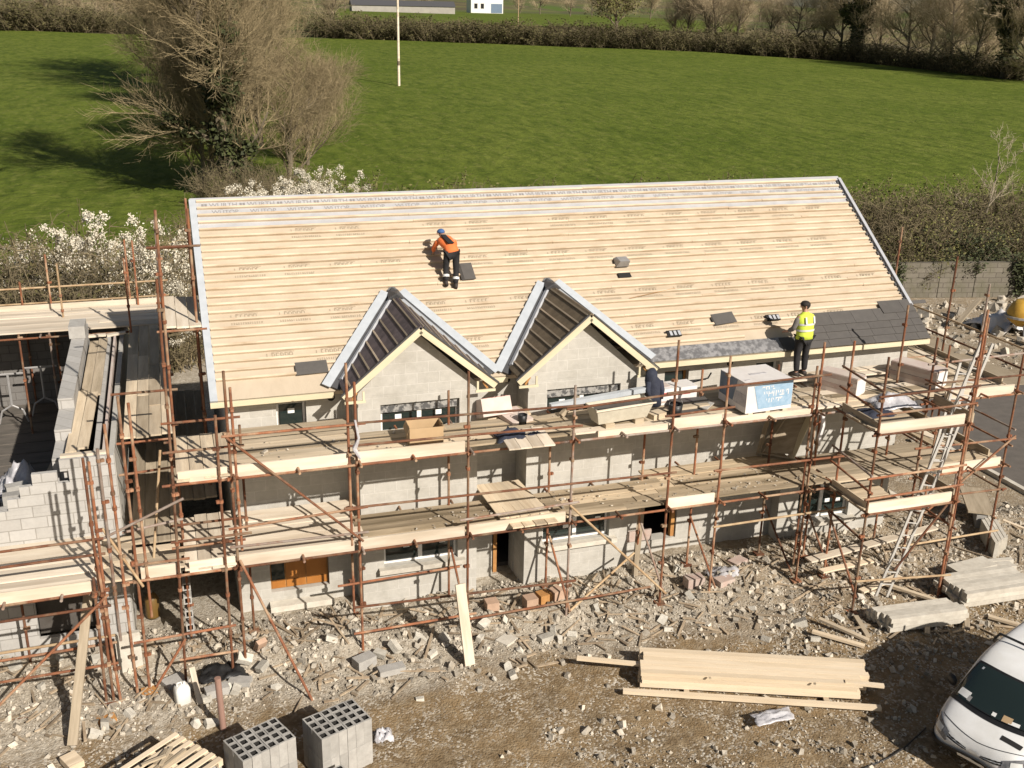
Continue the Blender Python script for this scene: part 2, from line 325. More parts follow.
def ground_material():
    m = bpy.data.materials.new('yard_and_country_soil'); m.use_nodes = True; nt = m.node_tree; N = nt.nodes; L = nt.links
    b = N['Principled BSDF']; b.inputs['Roughness'].default_value = .96; b.inputs['Specular IOR Level'].default_value = .15
    tc = N.new('ShaderNodeTexCoord'); P = tc.outputs['Object']
    def nz(s, d=7, r=.6):
        n = N.new('ShaderNodeTexNoise'); n.inputs['Scale'].default_value = s; n.inputs['Detail'].default_value = d; n.inputs['Roughness'].default_value = r
        L.new(P, n.inputs['Vector']); return n.outputs['Fac']
    def mr(v, a, c, d=0, e=1):
        r = N.new('ShaderNodeMapRange'); r.inputs[1].default_value = a; r.inputs[2].default_value = c; r.inputs[3].default_value = d; r.inputs[4].default_value = e
        L.new(v, r.inputs[0]); return r.outputs[0]
    def mix(f, a, c):
        x = N.new('ShaderNodeMix'); x.data_type = 'RGBA'; L.new(f, x.inputs[0])
        for i, q in ((6, a), (7, c)):
            if isinstance(q, tuple): x.inputs[i].default_value = (*q, 1)
            else: L.new(q, x.inputs[i])
        return x.outputs[2]
    def mth(op, a, c):
        x = N.new('ShaderNodeMath'); x.operation = op
        for i, q in ((0, a), (1, c)):
            if isinstance(q, (int, float)): x.inputs[i].default_value = q
            else: L.new(q, x.inputs[i])
        return x.outputs[0]
    sp = N.new('ShaderNodeSeparateXYZ'); L.new(P, sp.inputs[0])
    dirt = mix(mr(nz(1.1), .35, .65), (.265,.185,.10), (.165,.118,.068))
    dirt = mix(mr(nz(6), .45, .7), dirt, (.32,.25,.16))
    dust = mix(mr(nz(9), .35, .65), (.45,.405,.33), (.28,.235,.175))
    near = mr(sp.outputs[1], -4.6, -2.6)                       # crushed block dust lies thicker towards the houses
    k = mr(mth('ADD', mth('MULTIPLY', nz(.75), 1.5), mth('MULTIPLY', near, .75)), 1.0, 1.35)
    k = mth('MULTIPLY', k, mr(sp.outputs[0], 12.5, 8.0, .35, 1))
    soil = mix(k, dirt, dust)
    grav = N.new('ShaderNodeTexVoronoi'); grav.inputs['Scale'].default_value = 26; L.new(P, grav.inputs['Vector'])
    soil = mix(mth('MULTIPLY', mr(grav.outputs['Color'], .62, .7), mr(nz(1.7), .42, .62)), soil, (.52,.47,.39))
    far = mix(mr(nz(.006, 4), .4, .6), (.16,.135,.06), (.085,.125,.025))
    far = mix(mr(nz(.03, 6), .45, .62), far, (.10,.085,.05))
    c = mix(mr(sp.outputs[1], 40, 60), soil, far)
    L.new(c, b.inputs['Base Color'])
    bp = N.new('ShaderNodeBump'); bp.inputs['Strength'].default_value = .8; bp.inputs['Distance'].default_value = .03
    L.new(mth('ADD', nz(22, 5), mth('MULTIPLY', grav.outputs['Distance'], -.5)), bp.inputs['Height']); L.new(bp.outputs[0], b.inputs['Normal'])
    return m
sheet('ground', xs, ys, yard, ground_material())

def grass_material():
    m = bpy.data.materials.new('pasture_grass'); m.use_nodes = True; nt = m.node_tree; N = nt.nodes; L = nt.links
    b = N['Principled BSDF']; b.inputs['Roughness'].default_value = .9; b.inputs['Specular IOR Level'].default_value = .15
    tc = N.new('ShaderNodeTexCoord'); P = tc.outputs['Object']
    mp = N.new('ShaderNodeMapping'); mp.inputs['Scale'].default_value = (1, .35, 1); mp.inputs['Rotation'].default_value = (0, 0, .35); L.new(P, mp.inputs[0])
    def nz(s, d=6, vec=P):
        n = N.new('ShaderNodeTexNoise'); n.inputs['Scale'].default_value = s; n.inputs['Detail'].default_value = d; n.inputs['Roughness'].default_value = .65
        L.new(vec, n.inputs['Vector']); return n.outputs['Fac']
    def mr(v, a, c, d=0, e=1):
        r = N.new('ShaderNodeMapRange'); r.inputs[1].default_value = a; r.inputs[2].default_value = c; r.inputs[3].default_value = d; r.inputs[4].default_value = e
        L.new(v, r.inputs[0]); return r.outputs[0]
    def mix(f, a, c):
        x = N.new('ShaderNodeMix'); x.data_type = 'RGBA'; L.new(f, x.inputs[0])
        for i, q in ((6, a), (7, c)):
            if isinstance(q, tuple): x.inputs[i].default_value = (*q, 1)
            else: L.new(q, x.inputs[i])
        return x.outputs[2]
    c = mix(mr(nz(.055), .35, .65), (.100,.136,.015), (.140,.170,.026))
    c = mix(mr(nz(.95, 10, mp.outputs[0]), .42, .66), c, (.064,.094,.009))
    c = mix(mr(nz(1.6, 6, mp.outputs[0]), .52, .72), c, (.165,.182,.040))
    L.new(c, b.inputs['Base Color'])
    bp = N.new('ShaderNodeBump'); bp.inputs['Strength'].default_value = 1; bp.inputs['Distance'].default_value = .35
    L.new(nz(1.1, 8), bp.inputs['Height']); L.new(bp.outputs[0], b.inputs['Normal'])
    return m
M['grass'] = grass_material()
# far edge of the pasture, as the hedge line stands
EDGE = [ground_at(*p) for p in [(-260,14),(0,31),(120,35),(340,40),(520,46),(700,53),(860,64),(1000,78),(1150,96)]]
def edge_y(x):
    if x <= EDGE[0].x: return EDGE[0].y
    for a, b in zip(EDGE, EDGE[1:]):
        if a.x <= x <= b.x: return a.y + (b.y-a.y)*(x-a.x)/(b.x-a.x)
    return EDGE[-1].y
fx = lines([(-160,-20,28),(-20,60,40),(60,260,40)]); fk = [i/60 for i in range(61)]
fv = []; ff = []
for k in fk:
    for x in fx:
        y0 = 27 - .05*max(0, x); y = y0 + (edge_y(x)-y0)*k
        fv.append((x, y, land(x, y)+.05+noise.noise(V((x*.09, y*.09, 2)))*.12+.12))
nfx = len(fx)
for j in range(60):
    for i in range(nfx-1): ff.append((j*nfx+i, j*nfx+i+1, (j+1)*nfx+i+1, (j+1)*nfx+i))
me = bpy.data.meshes.new('pasture_field'); me.from_pydata(fv, [], ff); me.materials.append(M['grass']); me.polygons.foreach_set('use_smooth', [True]*len(ff))
tag(link('pasture_field', me), kind='structure')
# second field beyond the hedge
fld = MB(); g = [ground_at(x, y) for x, y in [(330,22),(450,25),(560,28),(660,32),(745,34),(745,24),(660,19),(560,15),(450,12),(330,9)]]
n = 24; A = g[:5]; B = g[9:4:-1]
def lerp_poly(P, t):
    t *= len(P)-1; i = min(int(t), len(P)-2); return P[i].lerp(P[i+1], t-i)
vs = []; 
for j in range(13):
    for i in range(n+1):
        p = lerp_poly(A, i/n).lerp(lerp_poly(B, i/n), j/12); vs.append((p.x, p.y, land(p.x, p.y)+.35))
fld.add(vs, [(j*(n+1)+i, j*(n+1)+i+1, (j+1)*(n+1)+i+1, (j+1)*(n+1)+i) for j in range(12) for i in range(n)])
tag(fld.build('distant_field', M['grass']), kind='structure')

# ------------------------------------------------------------------ paved ground at the side
tag(MB().box(20.45, 34, -12, 7.2, -.2, .06).build('road', M['asphalt']), kind='structure')
tag(MB().box(20.30, 20.45, -12, 7.2, -.2, .12).build('kerb', M['conc']), kind='structure')
tag(MB().box(18.2, 27.5, 7.3, 12.6, -.2, .05).build('pavement', M['sandslab']), kind='structure')

# ------------------------------------------------------------------ rubble
def rock(mb, c, s, mi=0):
    R = Euler((rng.uniform(0,6.3), rng.uniform(0,6.3), rng.uniform(0,6.3))).to_matrix()
    if rng.random() < .6:
        pts = []
        for dx in (-1,1):
            for dy in (-1,1):
                for dz in (-1,1):
                    pts.append(V((dx*rng.uniform(.55,1.15), dy*rng.uniform(.45,.9), dz*rng.uniform(.35,.7))))
        p = [c + R @ (q*s) for q in (pts[0],pts[4],pts[6],pts[2],pts[1],pts[5],pts[7],pts[3])]
        mb.hexa(p, mi)
    else:
        ph = (1+5**.5)/2
        pv = [V(q).normalized()*rng.uniform(.7,1.15) for q in [(-1,ph,0),(1,ph,0),(-1,-ph,0),(1,-ph,0),(0,-1,ph),(0,1,ph),(0,-1,-ph),(0,1,-ph),(ph,0,-1),(ph,0,1),(-ph,0,-1),(-ph,0,1)]]
        sc = V((rng.uniform(.8,1.3), rng.uniform(.7,1.1), rng.uniform(.5,.9)))
        mb.add([c + R @ V((q.x*sc.x, q.y*sc.y, q.z*sc.z))*s for q in pv], [(0,11,5),(0,5,1),(0,1,7),(0,7,10),(0,10,11),(1,5,9),(5,11,4),(11,10,2),(10,7,6),(7,1,8),(3,9,4),(3,4,2),(3,2,6),(3,6,8),(3,8,9),(4,9,5),(2,4,11),(6,2,10),(8,6,7),(9,8,1)], mi)
rub = MB()
def density(x, y):
    n = noise.noise(V((x*.6, y*.6, 5)))*.5+.5; n2 = noise.noise(V((x*1.7, y*1.7, 15)))*.5+.5
    d = .02 + 1.0*sst(-4.0, -2.5, y)*(.35+.65*n)
    if x > 10.0: d = max(d, .85*sst(-6.6, -5.4, y)*(.4+.6*n))
    if x < -1.9: d = max(d, .6*n)
    if 8.2 < x < 11.5 and -8 < y < -3.5: d = max(d, .7*n2*n2*1.2)
    if 4.6 < x < 8 and -9 < y < -5.4: d = max(d, .5*n2*n*1.3)
    return d*(.35+.9*n2)
cnt = 0
while cnt < 26000:
    x = rng.uniform(-6.5, 19.5); y = rng.uniform(-8.4, -.1)
    if rng.random() > density(x, y): continue
    if -.1 < x < 15.6 and y > -.35: continue
    s = .008 + .013*rng.random() + .065*rng.random()**11
    rock(rub, V((x, y, yard(x, y)+s*.25)), s); cnt += 1
tag(rub.build('rubble', M['stone']), kind='stuff')
deb = MB()                                   # splinters, batten ends and offcuts trodden into the rubble
for i in range(620):
    x = rng.uniform(-5, 18.5); y = -1.0-rng.random()**1.4*2.6 if x < 10.8 else rng.uniform(-5.2, -.8)
    if 6 < x < 11.4 and y < -3.8: continue
    L2 = rng.uniform(.06, .22)+.5*rng.random()**8; a = rng.uniform(0, 6.3)
    deb.obox(Matrix.Translation((x, y, yard(x, y)+.035)) @ Matrix.Rotation(a, 4, 'Z') @ Matrix.Rotation(rng.uniform(-.12,.12), 4, 'Y'), L2*2, rng.uniform(.02,.06), .02)
tag(deb.build('wood_debris', M['splinter']), kind='stuff')
rub2 = MB()
for i in range(2600):
    x = rng.uniform(16.2, 36); y = rng.uniform(-1, 17)
    if 20.2 < x < 34 and y < 7.4: continue
    if x < 27.5 and y < 12.7 and rng.random() < .9: continue
    s = .03 + .05*rng.random() + .28*rng.random()**7
    rock(rub2, V((x, y, yard(x, y)+s*.25)), s)
tag(rub2.build('rubble_beyond', M['stone']), kind='stuff')
def chunk(px, py, s, sq=True):
    s *= .8
    p = at(px, py, 'z', 0); z = yard(p.x, p.y); p = at(px, py, 'z', z)
    mb = MB(); R = Euler((rng.uniform(-.5,.5), rng.uniform(-.5,.5), rng.uniform(0,6.3))).to_matrix().to_4x4()
    if sq:
        T = Matrix.Translation(p+V((0,0,s*.2))) @ R
        a = [V((sx*s*rng.uniform(.42,.55)*1.5, sy*s*rng.uniform(.4,.5), sz*s*.34)) for sz in (-1,1) for sx, sy in ((-1,-1),(1,-1),(1,1),(-1,1))]
        mb.hexa(a); o = mb.build('concrete_chunk', M['chunk'], None, T)
    else:
        rock(mb, V((0,0,0)), s*.6); o = mb.build('concrete_chunk', M['chunk'], None, Matrix.Translation(p+V((0,0,s*.25))))
    tag(o, 'pale broken block lying loose among the rubble', 'rubble block', 'broken blocks lying in the rubble')
for px, py, s in [(355,635,.2),(332,640,.2),(270,648,.16),(276,690,.26),(262,668,.2),(300,672,.14),(248,640,.18),(330,626,.16),(420,640,.22),(432,655,.16),(462,628,.2),(484,625,.22),(508,668,.2),(513,676,.18),(494,680,.14),(545,640,.24),(553,632,.2),(560,642,.18),(572,636,.16),(596,610,.18),(610,622,.16),(504,622,.2),(662,622,.2),(668,630,.16),(702,690,.12),(766,640,.16),(800,625,.26),(792,612,.22),(838,620,.18),(880,545,.2),(905,595,.24),(190,690,.2),(205,700,.22),(212,690,.2),(196,726,.24),(212,725,.2),(236,690,.2),(245,660,.24),(228,690,.24),(130,715,.18),(98,660,.2),(85,650,.22),(60,660,.2),(30,650,.22),(42,690,.2),(16,668,.2),(110,690,.16),(96,736,.2),(105,726,.22),(480,690,.12),(420,700,.12),(650,740,.1),(760,745,.1),(380,655,.2),(395,648,.22),(366,628,.18),(445,640,.2),(480,640,.22),(520,652,.14),(752,610,.14),(730,575,.16),(690,598,.2),(676,570,.18),(860,598,.16),(815,640,.16)]:
    chunk(px, py, s, rng.random() < .65)
# far stretch of hills stands in the ground sheet itself
# ------------------------------------------------------------------ house under construction
L_, D_, HR = 15.76, 7.8, 7.883
TH = math.atan2(7.883-4.8175, 3.9+.35); CT, ST = math.cos(TH), math.sin(TH); SL = math.hypot(3.0655, 4.25)
def RP(x, u, h=0): return V((x, -.35 + u*CT - h*ST, 4.8175 + u*ST + h*CT))
def roof_z(y): return 4.8175 + (y+.35)*math.tan(TH)
house = root('house', (7.88, 3.9, 0), 'new block house with two front gables and an unslated roof of cream membrane', 'house')

def wallXZ(mb, x0, x1, z0, z1, y, t, holes, top=None, mi=0):
    """wall facing -Y between x0..x1, z0..z1, front face at y, thickness t, rectangular holes (x0,x1,z0,z1)"""
    X = sorted({x0, x1, *[h[0] for h in holes], *[h[1] for h in holes]}); Z = sorted({z0, z1, *[h[2] for h in holes], *[h[3] for h in holes]})
    inh = lambda x, z: any(h[0] < x < h[1] and h[2] < z < h[3] for h in holes)
    for i in range(len(X)-1):
        for j in range(len(Z)-1):
            a, b, c, d = X[i], X[i+1], Z[j], Z[j+1]
            if inh((a+b)/2, (c+d)/2): continue
            mb.quad((a,y,c),(b,y,c),(b,y,d),(a,y,d), mi); mb.quad((b,y+t,c),(a,y+t,c),(a,y+t,d),(b,y+t,d), mi)
    for a, b, c, d in holes:
        mb.quad((a,y,c),(a,y+t,c),(a,y+t,d),(a,y,d), mi); mb.quad((b,y+t,c),(b,y,c),(b,y,d),(b,y+t,d), mi)
        mb.quad((a,y,c),(b,y,c),(b,y+t,c),(a,y+t,c), mi); mb.quad((a,y+t,d),(b,y+t,d),(b,y,d),(a,y,d), mi)
    mb.quad((x0,y+t,z0),(x0,y,z0),(x0,y,z1),(x0,y+t,z1), mi); mb.quad((x1,y,z0),(x1,y+t,z0),(x1,y+t,z1),(x1,y,z1), mi)
    mb.quad((x0,y,z1),(x1,y,z1),(x1,y+t,z1),(x0,y+t,z1), mi)

B1, B2 = (2.45, 4.88), (5.95, 8.37)
UW = (.97, 1.55, 3.62, 4.52); R1 = (9.38, 9.97, 3.7, 4.45); R2 = (11.66, 12.27, 3.7, 4.46); R3 = (10.4, 10.45, 3.7, 3.75)
DL = (.65, 1.86, .36, 1.95); DR = (9.0, 9.95, .3, 2.1); DP = (12.0, 12.35, .1, 2.0); LW = (8.6, 9.3, 1.0, 2.0); LD = (5.45, 5.93, 0, 1.95)
mw = MB(); wallXZ(mw, 0, L_, -.5, 4.95, 0, .3, [UW, R1, R2, DL, DR, LD])
mw.build('front_wall', M['block'], house)
sw = MB()
for x in (0, L_-.3):
    a, b = (x, x+.3)
    prof = [(.302,-.5),(7.8,-.5),(7.8,4.95),(3.9,roof_z(3.9)-.2),(.302,5.13)]
    sw2 = MB().slab([(a,y,z) for y,z in prof], (.3,0,0)); sw2.build('gable_end_wall', M['block'], house)
MB().box(.302, L_-.302, 7.5, 7.8, -.5, 4.95).build('rear_wall', M['block'], house)
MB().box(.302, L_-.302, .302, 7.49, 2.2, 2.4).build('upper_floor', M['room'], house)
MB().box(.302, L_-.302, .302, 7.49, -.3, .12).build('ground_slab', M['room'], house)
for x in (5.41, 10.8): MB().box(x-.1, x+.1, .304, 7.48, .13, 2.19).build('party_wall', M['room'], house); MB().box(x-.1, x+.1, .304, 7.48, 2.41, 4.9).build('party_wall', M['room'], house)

def window(holes_y, x0, x1, z0, z1, y, panes, parent, fw=.055, tape=False, wood=False, stickers=()):
    fr = MB(); fm = M['rafter'] if wood else M['white']
    yy = y+.13
    fr.box(x0+.01, x0+fw, yy, yy+.07, z0+.01, z1-.01); fr.box(x1-fw, x1-.01, yy, yy+.07, z0+.01, z1-.01)
    fr.box(x0+fw+.001, x1-fw-.001, yy, yy+.07, z0+.01, z0+fw); fr.box(x0+fw+.001, x1-fw-.001, yy, yy+.07, z1-fw, z1-.01)
    wd = (x1-x0-2*fw)/panes
    for k in range(1, panes):
        c = x0+fw+wd*k; fr.box(c-.045, c+.045, yy-.004, yy+.074, z0+fw+.001, z1-fw-.001)
    o = fr.build('window', [fm], parent)
    for k in range(panes):
        a = x0+fw+wd*k+(.046 if k else .001); b = x0+fw+wd*(k+1)-(.046 if k < panes-1 else .001)
        MB().box(a, b, yy+.03, yy+.04, z0+fw+.001, z1-fw-.001).build('pane', M['glass'], o)
        MB().box((a+b)/2-.02, (a+b)/2+.02, yy+.16, yy+.18, z0+fw, z1-fw).build('prop_strip', M['rafter'], o)
    for sx, sz in stickers:
        MB().box(sx-.065, sx+.065, yy+.018, yy+.022, sz-.05, sz+.05).build('sticker', M['paper'], o)
    if tape:
        MB().box(x0+.012, x1-.012, yy-.05, yy-.012, z1-.20, z1-.01).build('head_tape', M['foil'], o)
    return o
window(0, *UW, 0, 1, house, stickers=[(1.27, 4.3)], wood=False); window(0, *R1, 0, 1, house, wood=True); window(0, *R2, 0, 1, house, wood=False)
def bay(bx, gx, up, dn, stk_u, stk_d, felt):
    x0, x1 = bx; cx = (x0+x1)/2
    g = MB(); wallXZ(g, x0, x1, -.5, 4.78, -.72, .28, [up, dn])
    # gable triangle standing on the wall
    g.slab([(x0,-.72,4.782),(x1,-.72,4.782),(x1-.02,-.72,4.86),(cx,-.72,5.97),(x0+.02,-.72,4.86)], (0,.28,0))
    for x in (x0, x1-.28): g.box(x, x+.28, -.438, -.002, -.5, 4.75)
    g.build('bay_wall', M['block'], house)
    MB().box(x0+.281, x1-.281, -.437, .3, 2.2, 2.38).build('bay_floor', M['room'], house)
    window(0, *up, -.72, 2, house, tape=True, stickers=stk_u); o = window(0, *dn, -.72, 2, house, stickers=stk_d)
    MB().box(dn[0]-.12, dn[1]+.14, -.86, -.60, dn[2]-.11, dn[2]-.003).build('window_sill', M['conc'], house)
    # roof of the bay
    zr, ze, hw, yf = 6.17, 4.93, 1.49, -.97
    r = MB().slab([(cx,yf,zr),(cx,1.52,zr),(cx-hw,-.20,ze),(cx-hw,yf,ze)][::-1], (0,0,.03))
    r.slab([(cx,yf,zr),(cx+hw,yf,ze),(cx+hw,-.20,ze),(cx,1.52,zr)][::-1], (0,0,.03))
    rf = r.build('bay_roof', felt, house)
    sl = math.hypot(hw, zr-ze)
    for sgn in (-1, 1):
        for k in range(8):
            t = (k+.35)/8.0
            yb = 1.52 + (-.20-1.52)*t - .17
            c0 = V((cx+sgn*hw*t, yf+.03, zr+(ze-zr)*t+.045)); c1 = V((c0.x, yb, c0.z))
            if c1.y > c0.y+.05: beam('batten', c0, c1, .030, .022, M['board_grey'] if rng.random() < .7 else M['batten'], rf, V((sgn*(zr-ze), 0, hw)).normalized())
        # barge board and its soffit return
        up_ = V((sgn*(zr-ze), 0, hw)).normalized()
        a = V((cx, yf-.015, zr-.06)); b = V((cx+sgn*(hw+.02), yf-.015, ze-.07))
        beam('barge_board', a, b, .025, .13, M['fascia'], rf, up_)
        beam('barge_capping', a+up_*.085+V((0,-.01,0)), b+up_*.085+V((0,-.01,0)), .05, .03, M['darkgrey'], rf, up_)
        beam('soffit', a+up_*-.055+V((0,.12,0)), b+up_*-.055+V((0,.12,0)), .21, .012, M['fascia'], rf, up_)
        ex = cx+sgn*(hw+.01); ix = x0-.02 if sgn < 0 else x1+.02
        beam('box_end', (ex, yf-.01, ze-.155), (ix-sgn*.14, yf-.01, ze-.155), .035, .05, M['fascia'], rf)
        beam('box_end', (ix-sgn*.10, yf-.01, ze-.13), (ix-sgn*.10, yf-.01, ze+.05), .04, .03, M['fascia'], rf, V((0,1,0)))
        beam('box_end', (ix+sgn*.12, yf+.05, ze-.13), (ix+sgn*.02, yf+.05, ze+.02), .04, .03, M['rafter'], rf, V((0,1,0)))
        # valley: pale trough on the main roof, dark bottom, pale upstand on the bay
        nm = V((0, -ST, CT)); v0 = V((cx+sgn*(hw+.06), -.31, ze-.06)); v1 = V((cx, 1.52, zr)); d = (v1-v0).normalized()
        oo = nm.cross(d)*(1 if sgn > 0 else -1); oo = oo if oo.x*sgn > 0 else -oo
        v1b = v1+d*.06
        def strip(name, off0, off1, h, m, th=.03, e0=0, e1=0):
            p = [v0+oo*off0-d*e0, v1b+oo*off0+d*e1, v1b+oo*off1+d*(e1-.0), v0+oo*off1-d*e0]
            MB().slab([q+nm*h for q in p], nm*th).build(name, m, rf)
        strip('valley_trough', .085, .265, .055, M['leadgrey'], .02, .10, -.12)
        strip('valley_bottom', -.10, .085, .035, M['darkgrey'], .02, .06, .02)
        nb = V((sgn*(zr-ze), 0, hw)).normalized()
        e = V((cx+sgn*hw*.97, -.28, ze+.05+.03)); f = V((cx+sgn*.03, 1.40, zr+.05)); 
        beam('valley_upstand', e, f, .085, .05, M['whiteverge'] if sgn < 0 else M['leadgrey'], rf, nb)
    MB().slab([(cx-.17,1.22,zr-.02),(cx,1.17,zr+.10),(cx+.17,1.22,zr-.02),(cx+.12,1.62,zr+.05),(cx,1.68,zr+.14),(cx-.12,1.62,zr+.05)], (0,0,.03)).build('ridge_cap', M['darkgrey'], rf)
bay(B1, 3.66, (2.90, 4.50, 3.92, 4.57), (2.90, 4.47, .99, 1.98), [(3.28, 4.24), (4.1, 4.26)], [(3.4, 1.36), (4.17, 1.36)], M['felt'])
bay(B2, 7.16, (6.36, 8.00, 3.92, 4.56), (6.36, 7.92, .99, 1.98), [(6.75, 4.22), (7.55, 4.22)], [(6.95, 1.3), (7.7, 1.38)], M['felt_brown'])
# projecting ground floor block at the far end, with its own window
rb = MB(); rw = (12.98, 14.42, .42, 1.9); wallXZ(rb, 12.45, 15.5, -.5, 3.85, -.34, .336, [rw]); rb.build('porch_wall', M['block'], house)
window(0, *rw, -.34, 2, house, stickers=[(13.9, .82), (14.2, .8)]); MB().box(rw[0]-.14, rw[1]+.16, -.48, -.20, rw[2]-.11, rw[2]-.003).build('window_sill', M['conc'], house)
# patio door, entrance door, dark doorway
dr = MB().box(DL[0]+.01, DL[1]-.01, .12, .17, DL[2]+.01, DL[3]-.01).build('patio_door', M['rafter'], house)
for a, b in ((.03,.30),(.33,.72),(.75,1.16)):
    MB().box(DL[0]+a, DL[0]+b, .10, .119, DL[2]+.22, DL[3]-.06).build('door_panel', M['glass'] if a < .1 else M['door'], dr)
    MB().box(DL[0]+a, DL[0]+b, .10, .119, DL[2]+.03, DL[2]+.19).build('door_panel', M['door'], dr)
MB().box(DL[0]-.05, DL[1]+.05, -.26, -.003, .02, .15).build('threshold', M['conc'], house)
d2 = MB().box(DR[0]+.02, DR[0]+.11, .05, .16, DR[2]+.01, DR[3]-.01); d2.box(DR[1]-.11, DR[1]-.02, .05, .16, DR[2]+.01, DR[3]-.01); d2.box(DR[0]+.111, DR[1]-.111, .05, .16, DR[3]-.12, DR[3]-.011)
d2 = d2.build('entrance_door_frame', M['rafter'], house)
MB().box(DR[0]-.45, DR[0]+.3, -.05, -.003, .36, .62).build('threshold_insulation', M['pink'], house)
MB().box(LD[0]+.06, LD[0]+.14, .1, .15, 0, 1.9).build('door_post', M['rafter'], house)
for x, z in ((2.05, 4.56), (5.72, 4.60), (8.55, 4.5), (10.98, 4.52), (12.95, 4.50)):
    MB().tube((x, -.012, z), (x, .1, z), .075, n=16).build('vent_hole_plug', M['black'], house)  # black plugs stand for the dark inside the vent holes
# ---- main roof
rm = MB()
rm.slab([RP(-.25,0),RP(L_+.25,0),RP(L_+.25,SL),RP(-.25,SL)], V((0,-ST,CT))*-.12)
roof = rm.build('roof', M['membrane'], house)
rr = MB().slab([(-.25, 8.15, 4.8175),(-.25,3.9,7.883),(L_+.25,3.9,7.883),(L_+.25,8.15,4.8175)], V((0,-ST,-CT))*.12); rr.build('rear_roof', M['membrane'], house)
MB().slab([RP(-.25,4.42,.003),RP(L_+.25,4.42,.003),RP(L_+.25,SL,.003),RP(-.25,SL,.003)], V((0,-ST,CT))*.003).build('ridge_membrane', M['membrane_grey'], roof)
NB = 25
for k in range(NB+1):
    u = .06 + (SL-.10)*k/NB
    x0, x1 = -.12, L_+.13
    if u < .06+.21*4.2: x1 = 11.3 if u < .5 else 12.9
    if u < .34: continue
    o = MB()
    x = x0
    while x < x1-.02:                                        # battens butt on the rafters every few metres
        e = min(x1, x+rng.uniform(3.2, 4.8)); 
        if x1-e < .6: e = x1
        du = rng.uniform(-.006, .006); p = [RP(x,u-.028+du,.004),RP(e-.005,u-.028+du,.004),RP(e-.005,u+.022+du,.004),RP(x,u+.022+du,.004)]
        o.slab(p, V((0,-ST,CT))*(.046+rng.uniform(0,.010))); x = e
    o.build('roof_batten', M['batten'], roof)
MB().slab([RP(-.25,SL-.05,.03),RP(L_+.25,SL-.05,.03),RP(L_+.25,SL+.07,.03),RP(-.25,SL+.03,.03)], V((0,0,1))*.02).build('ridge_board', M['membrane_grey'], roof)
# verges
MB().slab([RP(-.27,-.03,.006),RP(-.13,-.03,.006),RP(-.13,SL,.006),RP(-.27,SL,.006)], V((0,-ST,CT))*.05).build('verge_trim', M['leadgrey'], roof)
MB().slab([RP(-.275,-.05,.05),RP(-.271,-.05,.05),RP(-.271,SL,.05),RP(-.275,SL,.05)], V((0,-ST,CT))*-.24).build('verge_board', M['darkgrey'], roof)
MB().slab([RP(L_+.20,.95,.035),RP(L_+.28,.95,.035),RP(L_+.28,SL,.035),RP(L_+.20,SL,.035)], V((0,-ST,CT))*.04).build('verge_trim', M['whiteverge'], roof)
vg = MB()
for k in range(NB+1):
    u = 1.0 + (SL-1.1)*k/NB; vg.slab([RP(L_+.135,u-.06,.004),RP(L_+.195,u-.06,.004),RP(L_+.195,u+.05,.004),RP(L_+.135,u+.05,.004)], V((0,-ST,CT))*.03)
vg.build('verge_clip_strip', M['darkgrey'], roof)
# eaves fascia in three lengths between the bays
for a, b in ((-.27, 2.05), (5.22, 5.62), (8.72, L_+.27)):
    MB().box(a, b, -.385, -.352, 4.69, 4.80).build('fascia', M['fascia'], roof); MB().box(a, b, -.350, -.01, 4.67, 4.685).build('soffit', M['fascia'], roof)
MB().slab([RP(8.85,.0,.006),RP(12.2,.0,.006),RP(12.2,.36,.006),RP(8.85,.36,.006)], V((0,-ST,CT))*.025).build('eaves_felt', M['shinyfelt'], roof)
# slates laid at the far end: each course steps back a little
for r in range(5):
    u0 = -.04+.2*r; x = [12.1, 12.6, 12.75, 12.9, 15.1][r] + (r%2)*.15
    while x < L_+.24:
        e = min(x+.60, L_+.26); zt = .035 + .006*r
        j = rng.uniform(-.003, .003)
        MB().slab([RP(x+.003,u0+j,zt+.024),RP(e-.003,u0+j,zt+.024),RP(e-.003,u0+.38,zt),RP(x+.003,u0+.38,zt)], V((0,-ST,CT))*.007).build('slate', M['slate'], roof); x = e
# lettering printed on the membranes
def text_mesh(s, size):
    c = bpy.data.curves.new('t', 'FONT'); c.body = s; c.size = size; o = bpy.data.objects.new('t', c); col.objects.link(o)
    dg = bpy.context.evaluated_depsgraph_get(); me = bpy.data.meshes.new_from_object(o.evaluated_get(dg)); bpy.data.objects.remove(o)
    vs = [v.co.copy() for v in me.vertices]; fs = [tuple(p.vertices) for p in me.polygons]; bpy.data.meshes.remove(me); return vs, fs
tv, tf = text_mesh('WÜRTH', .17); tv2, tf2 = text_mesh('WÜTOP', .16)
for k in range(20):
    x = .12 + k*.80; tx = MB()
    tx.add([RP(x+.02+v.x*.95, 5.035+v.y, .0085) for v in tv], tf); tx.add([RP(x+.06+v.x*.95, 4.83+v.y, .0085) for v in tv2], tf2)
    tx.add([RP(x-.14,5.045,.0085),RP(x-.09,5.045,.0085),RP(x-.09,5.135,.0085),RP(x-.14,5.135,.0085)], [(0,1,2,3)]); tx.add([RP(x-.075,5.045,.0085),RP(x-.025,5.045,.0085),RP(x-.025,5.135,.0085),RP(x-.075,5.135,.0085)], [(0,1,2,3)])
    tx.build('printed_lettering', M['print_dark'], roof)
pr = MB(); q = random.Random(4)
